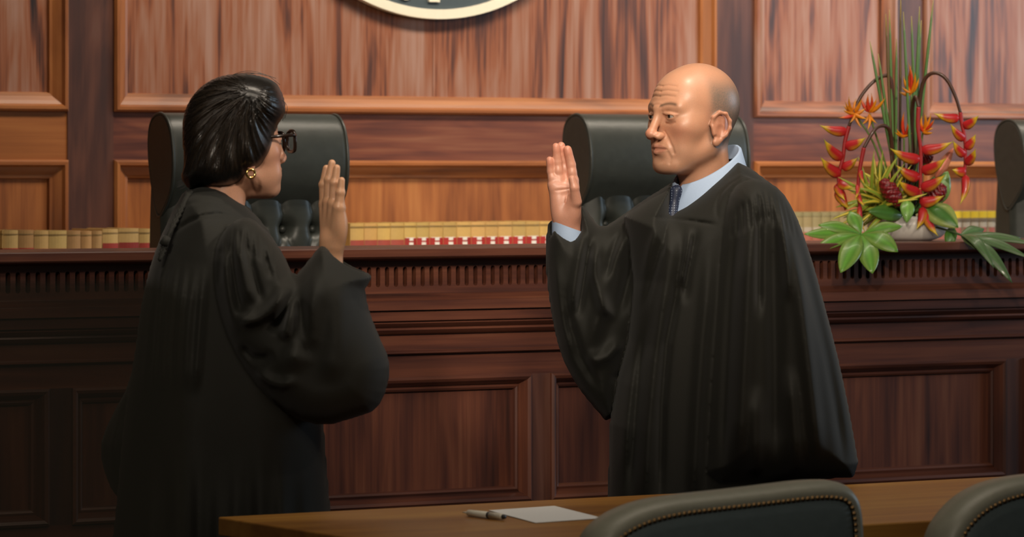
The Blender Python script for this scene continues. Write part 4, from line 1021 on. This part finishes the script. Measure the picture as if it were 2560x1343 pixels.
ff = [([(1600, 520), (1540, 620), (1500, 760), (1470, 880)], 20, 0.014), ([(1640, 540), (1580, 660), (1540, 800)], 14, -0.014), ([(1500, 590), (1480, 660), (1500, 760), (1540, 800)], 14, 0.018), ([(1480, 570), (1460, 680), (1440, 800)], 10, -0.014), ([(1460, 540), (1440, 680), (1420, 800)], 12, 0.010),
      ([(1560, 560), (1530, 620), (1510, 700)], 9, -0.012), ([(1385, 620), (1395, 760), (1430, 900)], 14, 0.008), ([(1410, 700), (1430, 850), (1500, 980)], 12, -0.010), ([(1560, 840), (1500, 900), (1460, 880)], 16, 0.014), ([(1580, 880), (1530, 960)], 12, -0.012)]
ff += [([(1600+i*9, 505-i*3), (1592+i*9, 535-i*3)], 3, -0.004) for i in range(7)]
lo = np.array([fm.a(1345), -0.31, 0.06]); hi = np.array([fm.a(2175), 0.31, fm.c(385)])
robe(fm, 'robe', pm, lo, hi, [
    dict(poly=torso_m, b0=0.0, H=0.17, R=0.10, folds=ft, rnd=0),
    dict(poly=far_m, b0=0.06, H=0.10, R=0.06, k=0.02, folds=ff, slope=(0.25, 0)),
    dict(poly=near_m, b0=-0.125, H=0.120, R=0.10, k=0.04, folds=fn)],
    cuts=[(cone(fm.p(1412, 545, .0), fm.p(1420, 690, .02), 0.036, 0.030), 0.004),
          (ell(fm.p(1764, 412, 0.0), (0.064, 0.075, 0.050)), 0.006)])
# shirt cuff inside the sleeve
mb = MB(); V = []; Fc = []; n = 28
ring = [(1418, 566, .033), (1419, 590, .034), (1424, 690, .036)]
for x, y, r_ in ring:
    for k in range(n):
        a = 2*math.pi*k/n; p = fm.p(x, y, .006); V.append((p[0]+r_*math.cos(a), p[1]+r_*math.sin(a), p[2]-0.012*math.cos(a)))
for x, y, r_ in ring[::-1]:
    for k in range(n):
        a = 2*math.pi*k/n; p = fm.p(x, y, .006); V.append((p[0]+(r_-.002)*math.cos(a), p[1]+(r_-.002)*math.sin(a), p[2]-0.012*math.cos(a)))
mb.add(V, [(i*n+k, (i+1)*n+k, (i+1)*n+(k+1) % n, i*n+(k+1) % n) for i in range(5) for k in range(n)])
cf = mb.obj('shirt_cuff', M['shirt'], pm, True)
bp_ = fm.p(1401, 622, .006-.031); MB().tube([bp_, bp_+np.array([-.002, -.003, 0])], [0.0045, 0.004], 10).obj('button', M['gold'], cf, True)
# shirt collar: folded band round the neck, points at the throat
V = []; Fc = []; n = 60; cen = fm.p(1768, 418, 0.0)
def cring(rf, rl, dz_front, dz_back, k, gap=0.10):
    ps = gap+(2*math.pi-2*gap)*k/(n-1); c_, s_ = math.cos(ps), math.sin(ps)
    z = dz_front*(1+c_)/2 + dz_back*(1-c_)/2
    return cen + Fm*rf*c_ + Rm*rl*s_ + np.array([0, 0, z])
for rf, rl, zf, zk in ((.068, .062, -0.058, 0.018), (.069, .063, -0.040, 0.046), (.072, .066, -0.037, 0.049), (.076, .070, -0.041, 0.046), (.086, .080, -0.085, 0.012), (.090, .086, -0.098, 0.002)):
    V += [cring(rf, rl, zf, zk, k) for k in range(n)]
Fc = np.array([(i*n+k, i*n+k+1, (i+1)*n+k+1, (i+1)*n+k) for i in range(5) for k in range(n-1)])
link('shirt_collar', mesh('shirt_collar', V, Fc), M['shirt'], pm, True)
# shirt front and tie
v = Vol(fm.p(1640, 640)-np.array([0, .2, 0]), fm.p(1740, 440)+np.array([0, .05, 0]), 0.0022)
kc = cen + Fm*0.083 + np.array([0, 0, -0.058])
v.add(cone(kc+np.array([0, 0, .006]), kc+np.array([0, 0, -.022])+Fm*0.006, 0.0145, 0.010), 0.004)
v.add(cone(kc+np.array([0, 0, -.022])+Fm*0.006, kc+Fm*0.022+np.array([0, 0, -.12]), 0.011, 0.017), 0.004)
V, Q = v.mesh(1); link('tie', mesh('tie', V, Q), M['tie'], pm, True)

# ------------------------------------------------------------------ flower arrangement on the bench ledge
Yf_ = YB+0.12; uf = (2280-CX)/F; Zf = Yf_/(math.cos(TH)-uf*math.sin(TH)); ff = Frame(2280, Zf); zl = zt_ledge = bz(619, -0.06)
rf_ = atZ(2280, HY, Zf); FROOT = (rf_[0], rf_[1], zl)
def fp(x, y, b=0.0):
    "position read from the 2000..2560 x 0..720 detail of the photograph (scale 0.536)"
    q = ff.p(2000+x*0.536, y*0.536, b); return np.array([q[0], q[1], q[2]-zl])
def fthing(name, label, cat, group=None):
    o = empty(name, FROOT, -TH); return tag(o, label, cat, group)
RED_ = np.array((0.52, 0.018, 0.022)); YEL = np.array((0.72, 0.50, 0.02)); GRN = np.array((0.10, 0.24, 0.03)); ORA = np.array((0.80, 0.22, 0.012))
def bract(p0, p1, w, parent, name='bract', c0=RED_, c1=YEL, curve=0.12, thick=0.6, edge=0.55, n=11, m=8):
    p0 = np.array(p0); p1 = np.array(p1); d = p1-p0; L = np.linalg.norm(d); d = d/L
    nb = np.array([0, -1.0, 0]); nb = nb-d*d.dot(nb); nb /= np.linalg.norm(nb); up = np.cross(d, nb); 
    if up[2] < 0: up = -up
    V = []; Cc = []
    for i in range(n):
        t = i/(n-1); ww = w*0.5*(math.sin(math.pi*min(1, t**0.62))**0.75)*(1-0.35*t)+0.0006
        if t > 0.72: ww *= 1-0.75*((t-.72)/.28)
        c = p0+d*L*t+up*L*curve*(t*t-0.6*math.sin(math.pi*t)*.8)
        for k in range(m):
            a = 2*math.pi*k/m
            V.append(c+up*ww*math.cos(a)+nb*ww*thick*math.sin(a))
            e = -math.cos(a)
            mk = np.clip((t-0.60)/0.22, 0, 1) + edge*np.clip((e-0.35)/0.4, 0, 1)*np.clip((t-0.18)/0.2, 0, 1)
            mk = min(1.0, mk); cl = c0*(1-mk)+c1*mk
            gm = np.clip((t-0.85)/0.15, 0, 1)*0.55; Cc.append(cl*(1-gm)+GRN*1.6*gm)
    Fc = np.array([(i*m+k, i*m+(k+1) % m, (i+1)*m+(k+1) % m, (i+1)*m+k) for i in range(n-1) for k in range(m)])
    return link(name, mesh(name, V, Fc, np.array(Cc)), M['plant'], parent, True)
def stem(pts, r0, r1, parent, c, name='stem', n=8):
    L = chaikin([fp(*p) for p in pts], 2, False); k = len(L)
    return MB().tube(L, [r0+(r1-r0)*i/(k-1) for i in range(k)], n, tuple(c)).obj(name, M['plant'], parent, True)
def blade(p0, p1, w, parent, name='leaf', c0=(0.10, 0.26, 0.035), c1=(0.16, 0.34, 0.05), droop=0.0, fold=0.25, rim_c=None, bulge=0.0, peak=0.45, side=None, n=14, m=7):
    p0 = np.array(p0); p1 = np.array(p1); d = p1-p0; L = np.linalg.norm(d); dn = d/L
    nb = np.array([0, -1.0, 0.35]) if side is None else np.array(side, float)
    nb = nb-dn*dn.dot(nb); nb /= np.linalg.norm(nb); sd = np.cross(dn, nb)
    V = []; Cc = []
    for i in range(n):
        t = i/(n-1)
        tt = t**(math.log(0.5)/math.log(peak)); ww = w*0.5*max(0.02, math.sin(math.pi*tt))**0.8
        c = p0+d*t+np.array([0, 0, -droop*t*t])+nb*bulge*L*math.sin(math.pi*t)
        for k in range(m):
            e = -1+2*k/(m-1)
            V.append(c+sd*ww*e+nb*(abs(e)*ww*fold*-1+0.05*ww*math.sin(9*t+3*e)))
            cl = np.array(c0)*(1-abs(e))+np.array(c1)*abs(e)
            if abs(e) < 0.01: cl = cl*1.5
            if rim_c is not None and abs(e) > 0.6: cl = np.array(rim_c)
            Cc.append(cl)
    Fc = np.array([(i*m+k, i*m+k+1, (i+1)*m+k+1, (i+1)*m+k) for i in range(n-1) for k in range(m-1)])
    o = link(name, mesh(name, V, Fc, np.array(Cc)), M['plant'], parent, True)
    sm = o.modifiers.new('thickness', 'SOLIDIFY'); sm.thickness = 0.0009
    return o
U = 0.536*Zf/F    # metres per detail pixel
# bowl
bo = fthing('flower_bowl', 'low white oval ceramic bowl holding the tropical flowers', 'bowl')
bc_ = fp(505, 1070, 0.0); mb = MB(); V = []; Fc = []; n = 40
prof = [(0.55, 0.0), (0.80, 0.012), (0.97, 0.035), (1.0, 0.050), (0.96, 0.066), (0.84, 0.078), (0.78, 0.080), (0.76, 0.074), (0.80, 0.05), (0.6, 0.02)]
ra_ = 192*U
for r_, z in prof:
    for k in range(n):
        a = 2*math.pi*k/n; V.append((bc_[0]+ra_*r_*math.cos(a), 0.62*ra_*r_*math.sin(a), z*0.80))
Fc = [(i*n+k, i*n+(k+1) % n, (i+1)*n+(k+1) % n, (i+1)*n+k) for i in range(len(prof)-1) for k in range(n)]+[tuple(range(n-1, -1, -1)), tuple((len(prof)-1)*n+k for k in range(n))]
mb.add(V, Fc).obj('body', M['bowl'], bo, True)
mb = MB(); V = [(bc_[0]+ra_*.77*math.cos(2*math.pi*k/n), .62*ra_*.77*math.sin(2*math.pi*k/n), .055) for k in range(n)]
mb.add(V, [tuple(range(n))]).obj('soil', M['black'], bo)
DST = np.array((0.085, 0.035, 0.02)); RST = np.array((0.40, 0.02, 0.02))
def heliconia(label, stempts, rach, bracts, b=0.0, w=46, sc=1.0):
    o = fthing('heliconia', label, 'flower', 'hanging red heliconias in the arrangement')
    stem([(x, y, bb) for x, y, bb in stempts], 0.006, 0.0045, o, DST)
    stem([(x, y, b) for x, y in rach], 0.0058, 0.004, o, RST, 'rachis')
    for i, (x0, y0, x1, y1, *ww) in enumerate(bracts):
        bract(fp(x0, y0, b), fp(x1, y1, b-0.02-0.01*(i % 3)), (ww[0] if ww else w)*U, o)
heliconia('large heliconia hanging in the centre, red bracts with yellow tips', [(505, 1010, 0), (520, 800, -.02), (522, 600, -.02), (525, 480, -.03), (540, 440, -.05), (553, 500, -.06)],
          [(553, 500), (548, 600), (565, 690), (563, 800), (560, 920), (572, 965), (592, 1015)],
          [(562, 700, 718, 678, 56), (564, 745, 414, 710, 58), (562, 800, 692, 752, 58), (560, 832, 440, 784, 60), (560, 880, 686, 828, 60), (560, 902, 449, 856, 58), (556, 945, 676, 926, 58), (574, 965, 556, 1076, 50), (588, 990, 630, 1108, 50)], -0.06)
heliconia('heliconia arching out on the far right of the arrangement, pinkish red', [(530, 1010, .02), (545, 700, .02), (560, 420, .0), (590, 350, -.01), (640, 335, -.02), (690, 372, -.02), (730, 460, -.02), (748, 525, -.02)],
          [(748, 525), (755, 580), (770, 640), (772, 720), (770, 790), (765, 830)],
          [(746, 550, 622, 544, 50), (758, 592, 840, 548, 48), (772, 652, 692, 588, 46), (768, 695, 828, 632, 46), (772, 728, 704, 664, 46), (770, 768, 830, 700, 46), (775, 800, 708, 800, 54), (770, 812, 764, 958, 46)], -0.02)
heliconia('heliconia hanging on the far left of the arrangement, red with yellow edges', [(440, 1010, .02), (435, 700, .02), (432, 420, 0), (420, 348, 0), (370, 358, -.01), (315, 405, -.02), (265, 478, -.03), (228, 590, -.03)],
          [(228, 590), (207, 665), (203, 730), (185, 790), (178, 850), (190, 910), (215, 980)],
          [(222, 612, 88, 600, 52), (206, 684, 312, 655, 54), (202, 742, 100, 662, 56), (192, 785, 276, 744, 50), (192, 818, 86, 746, 58), (178, 845, 240, 888, 54), (180, 880, 218, 985, 58), (175, 855, 200, 940, 46)], -0.04)
heliconia('slim young heliconia drooping in front of the monstera leaf', [(440, 1010, 0), (432, 800, -.02), (428, 640, -.04), (410, 588, -.06), (370, 585, -.08), (340, 612, -.09), (298, 690, -.10)],
          [(298, 690), (280, 780), (268, 880), (278, 960), (288, 1060)],
          [(285, 790, 292, 862, 22), (266, 860, 268, 930, 22), (272, 900, 290, 966, 26), (280, 955, 290, 1090, 26)], -0.10, 26)
# upright reeds
reeds = [(425, 720, 325, 190, 'g'), (436, 760, 365, 250, 'g'), (433, 860, 400, 65, 'b'), (438, 860, 417, 45, 'g'), (447, 850, 450, 180, 'g'), (465, 780, 470, -10, 'b'), (515, 720, 482, 55, 'g'), (540, 700, 520, 75, 'g'), (530, 700, 558, 30, 'g'), (524, 690, 566, 95, 'g'), (552, 660, 622, 0, 'g'), (546, 660, 553, 190, 'g')]
place = ['short outer reed leaning left', 'second outer reed leaning left', 'tall brownish reed left of centre', 'tall green reed left of centre', 'short thin reed beside the brown stalk', 'tallest brown stalk in the centre', 'reed leaning left just right of the brown stalk', 'upright reed right of the brown stalk', 'tall reed near the right group', 'slim reed crossing the right group', 'tallest reed leaning right', 'short reed inside the right group']
for i, (x0, y0, x1, y1, c) in enumerate(reeds):
    o = fthing('reed', 'green reed, ' + place[i] if c == 'g' else 'brown-tinged reed, ' + place[i], 'reed', 'upright reeds in the arrangement')
    bb = -0.03+0.01*(i % 6)
    base = fp(470+(x0-480)*.25, 1010, bb); a_ = fp(x0, y0, bb); t_ = fp(x1, y1, bb)
    col = [(0.085, 0.05, 0.022)]*4+[(0.10, 0.22, 0.05)]*4+[(0.14, 0.26, 0.08)]*2+[(0.45, 0.35, 0.12)] if c == 'g' else [(0.07, 0.032, 0.018)]*6+[(0.16, 0.10, 0.03)]*4+[(0.4, 0.28, 0.06)]
    L = [base+(a_-base)*k/3 for k in range(3)]+[a_+(t_-a_)*k/7 for k in range(8)]
    MB().tube(L, [0.0040]*8+[0.0037, 0.0030, 0.0008], 8, [tuple(q) for q in col]).obj('stalk', M['plant'], o, True)
# orange parakeet flowers
rq = random.Random(9)
def parakeet(label, cx, cy, b, spec, r, st):
    o = fthing('parakeet_flower', label, 'flower', 'small orange flowers in the arrangement')
    stem([(x, y, bb) for x, y, bb in st]+[(cx, cy, b)], 0.003, 0.0025, o, (0.14, 0.22, 0.05))
    for a, L, red in spec:
        x1, y1 = cx+L*r*math.cos(math.radians(a)), cy-L*r*math.sin(math.radians(a))
        bract(fp(cx+rq.uniform(-6, 6), cy+rq.uniform(-6, 6), b), fp(x1, y1, b-rq.uniform(.0, .04)), rq.uniform(14, 20)*U, o, 'petal', np.array((0.70, 0.05, 0.02)) if red else np.array((0.80, 0.26, 0.01)), np.array((0.85, 0.36, 0.015)) if not red else ORA, 0.10, 0.8, 0.2, 8, 6)
parakeet('orange flower cluster on the left above the hanging heliconia', 255, 530, -0.03, [(150, .9, 0), (115, 1.2, 0), (90, 1.0, 0), (170, .8, 0), (60, 1.0, 0), (200, 1.1, 1), (-30, .9, 0), (-70, 1.1, 0), (20, .8, 0), (-110, .7, 0), (135, 1.0, 0)], 72, [(440, 1010, 0), (390, 800, -.02), (340, 650, -.03)])
parakeet('orange flower beside the left cluster with upright red petals', 325, 530, -0.02, [(100, 1.4, 1), (125, 1.3, 1), (60, 1.2, 0), (80, 1.5, 1), (40, 1.6, 0), (-60, .9, 0), (-90, 1.2, 0), (-120, 1.0, 0)], 66, [(450, 1010, 0), (400, 760, -.01), (350, 620, -.02)])
parakeet('orange flower high between the reeds', 520, 440, -0.02, [(90, 2.1, 1), (96, 1.9, 1), (120, 1.3, 0), (150, .8, 0), (60, 1.2, 0), (175, .8, 0), (75, 1.5, 0)], 72, [(500, 1010, 0), (510, 700, 0)])
parakeet('orange flower right of the reeds with bright narrow petals', 575, 610, -0.03, [(80, 1.4, 0), (60, 1.5, 0), (40, 1.3, 1), (30, .9, 0), (-20, .8, 0), (100, 1.2, 0), (120, .8, 1), (10, .8, 0)], 60, [(500, 1010, 0), (540, 800, -.01)])
parakeet('small orange flower low among the stalks', 485, 640, -0.01, [(95, 2.0, 1), (70, 1.2, 1), (140, .9, 0), (20, .7, 0), (160, .8, 0)], 60, [(490, 1010, 0), (486, 800, 0)])
# variegated foliage
vf = fthing('variegated_foliage', 'yellow and green striped strap leaves massed on the left of the bowl', 'foliage')
for i in range(80):
    a = math.radians(rq.uniform(20, 215)); L = rq.uniform(90, 235)
    x0, y0 = 380+rq.uniform(-50, 60), 960+rq.uniform(-30, 30)
    x1, y1 = x0+L*math.cos(a)*1.0, y0-L*math.sin(a)*1.15
    b_ = rq.uniform(-.10, .02)
    gy = rq.random() < .55
    blade(fp(x0, y0, b_*.4), fp(x1, y1, b_), rq.uniform(14, 26)*U, vf, 'leaf', (0.20, 0.30, 0.03) if gy else (0.62, 0.48, 0.05), (0.30, 0.36, 0.03), rq.uniform(0, .03), .35, (0.66, 0.54, 0.07) if gy else (0.22, 0.32, 0.04), rq.uniform(.05, .2), .4, (rq.uniform(-.4, .4), -1, .3), 9, 5)
# ginger cones
def ginger(label, x0, y0, x1, y1, w, b):
    o = fthing('ginger_cone', label, 'flower', 'red ginger cones in the arrangement')
    p0, p1 = fp(x0, y0, b), fp(x1, y1, b); d = p1-p0; L = np.linalg.norm(d); d /= L
    s1 = np.cross(d, [0, 1.0, 0]); s1 /= np.linalg.norm(s1); s2 = np.cross(d, s1)
    V = []; Cc = []; n, m = 40, 28
    for i in range(n):
        t = i/(n-1); ww = w*.5*U*max(0.02, math.sin(math.pi*(0.06+0.90*t)))**.55
        for k in range(m):
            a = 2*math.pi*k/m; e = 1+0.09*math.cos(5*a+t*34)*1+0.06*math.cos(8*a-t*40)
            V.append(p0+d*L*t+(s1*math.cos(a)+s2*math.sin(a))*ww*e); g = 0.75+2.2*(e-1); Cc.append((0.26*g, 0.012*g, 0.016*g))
    Fc = np.array([(i*m+k, i*m+(k+1) % m, (i+1)*m+(k+1) % m, (i+1)*m+k) for i in range(n-1) for k in range(m)])
    link('cone', mesh('cone', V, Fc, np.array(Cc)), M['plant'], o, True)
    MB().tube([p1-d*.02, fp(500, 1015, b*.3)], 0.005, 8, (0.10, 0.2, 0.04)).obj('stem', M['plant'], o, True)
ginger('dark red ginger cone leaning left above the bowl', 382, 838, 468, 958, 78, -0.08)
ginger('dark red ginger cone behind the central heliconia on the right', 672, 862, 600, 950, 76, -0.02)
ginger('small dark red ginger cone half hidden behind the central heliconia', 612, 712, 570, 760, 56, 0.0)
# broad leaves
def broad(label, x0, y0, b0_, x1, y1, b1_, w, c0=(0.04, 0.13, 0.02), c1=(0.09, 0.22, 0.03), **kw):
    o = fthing('broad_leaf', label, 'leaf', 'broad green leaves round the bowl')
    blade(fp(x0, y0, b0_), fp(x1, y1, b1_), w*U, o, 'blade', c0, c1, **kw)
    MB().tube([fp(505, 1015, 0), fp(x0, y0, b0_)], 0.003, 6, (0.08, 0.18, 0.03)).obj('stalk', M['plant'], o, True)
broad('large dark green leaf folding over the right side of the bowl', 590, 955, -.05, 738, 1062, -.11, 118, rim_c=(0.30, 0.38, 0.10), bulge=.12)
broad('rounded pale green leaf standing behind the right ginger cone', 600, 960, .02, 690, 800, .02, 120, (0.12, 0.26, 0.06), (0.20, 0.34, 0.10), bulge=.1)
broad('dark leaf lying on the left rim of the bowl', 480, 1005, -.05, 318, 985, -.10, 80, bulge=.1)
broad('curled bright leaf hanging over the front of the bowl', 500, 930, -.09, 498, 1040, -.13, 66, (0.14, 0.32, 0.05), (0.20, 0.40, 0.08), bulge=.2)
broad('small curled dark leaf at the right foot of the bowl', 712, 1055, -.07, 690, 1162, -.10, 58, bulge=.15)
broad('long green leaf rising behind the left foliage', 400, 960, .02, 372, 740, .02, 62, (0.07, 0.18, 0.03), (0.30, 0.36, 0.05))
broad('pink tinged leaf tip right of the central heliconia', 630, 830, .0, 716, 690, .0, 50, (0.55, 0.14, 0.08), (0.48, 0.20, 0.12))
broad('green leaf low behind the central heliconia', 470, 990, .03, 560, 900, .03, 110)
# monstera leaf: lobes drooping over the ledge, and the palm-like leaf on the right
ml = fthing('monstera_leaf', 'big glossy monstera leaf spreading over the ledge left of the bowl', 'leaf')
cM = (286, 1094, -0.27)
for x1, y1, b1, w, bl in ((20, 1092, -.33, 84, .05), (70, 1165, -.38, 92, .1), (190, 1272, -.42, 136, .14), (338, 1276, -.40, 136, .14), (456, 1175, -.36, 130, .18), (478, 1056, -.28, 84, .15), (232, 985, -.24, 100, .12), (85, 1050, -.30, 84, .12)):
    blade(fp(*cM), fp(x1, y1, b1), w*0.72*U, ml, 'lobe', (0.10, 0.27, 0.03), (0.15, 0.34, 0.045), 0, .22, (0.20, 0.34, 0.06), bl, .58, (0, -1, .6))
stem([(430, 1050, -.10), (360, 1075, -.2), cM], 0.003, 0.003, ml, (0.16, 0.3, 0.06), 'stalk')
pl = fthing('split_palm_leaf', 'grey-green split palm leaf trailing over the ledge right of the bowl', 'leaf')
cP = (750, 1096, -0.12)
for x1, y1, b1, w, bl in ((990, 1320, -.25, 62, .18), (880, 1190, -.22, 60, .1), (1070, 1205, -.22, 46, .1), (1090, 1140, -.18, 42, .08), (860, 1068, -.06, 56, .1), (1030, 1110, -.12, 34, .05), (905, 1250, -.25, 50, .22)):
    blade(fp(*cP), fp(x1, y1, b1), w*U, pl, 'lobe', (0.075, 0.15, 0.055), (0.11, 0.19, 0.075), 0, .2, None, bl, .5, (0, -1, .6))
stem([(600, 1050, -.03), (690, 1075, -.08), cP], 0.003, 0.003, pl, (0.08, 0.15, 0.06), 'stalk')
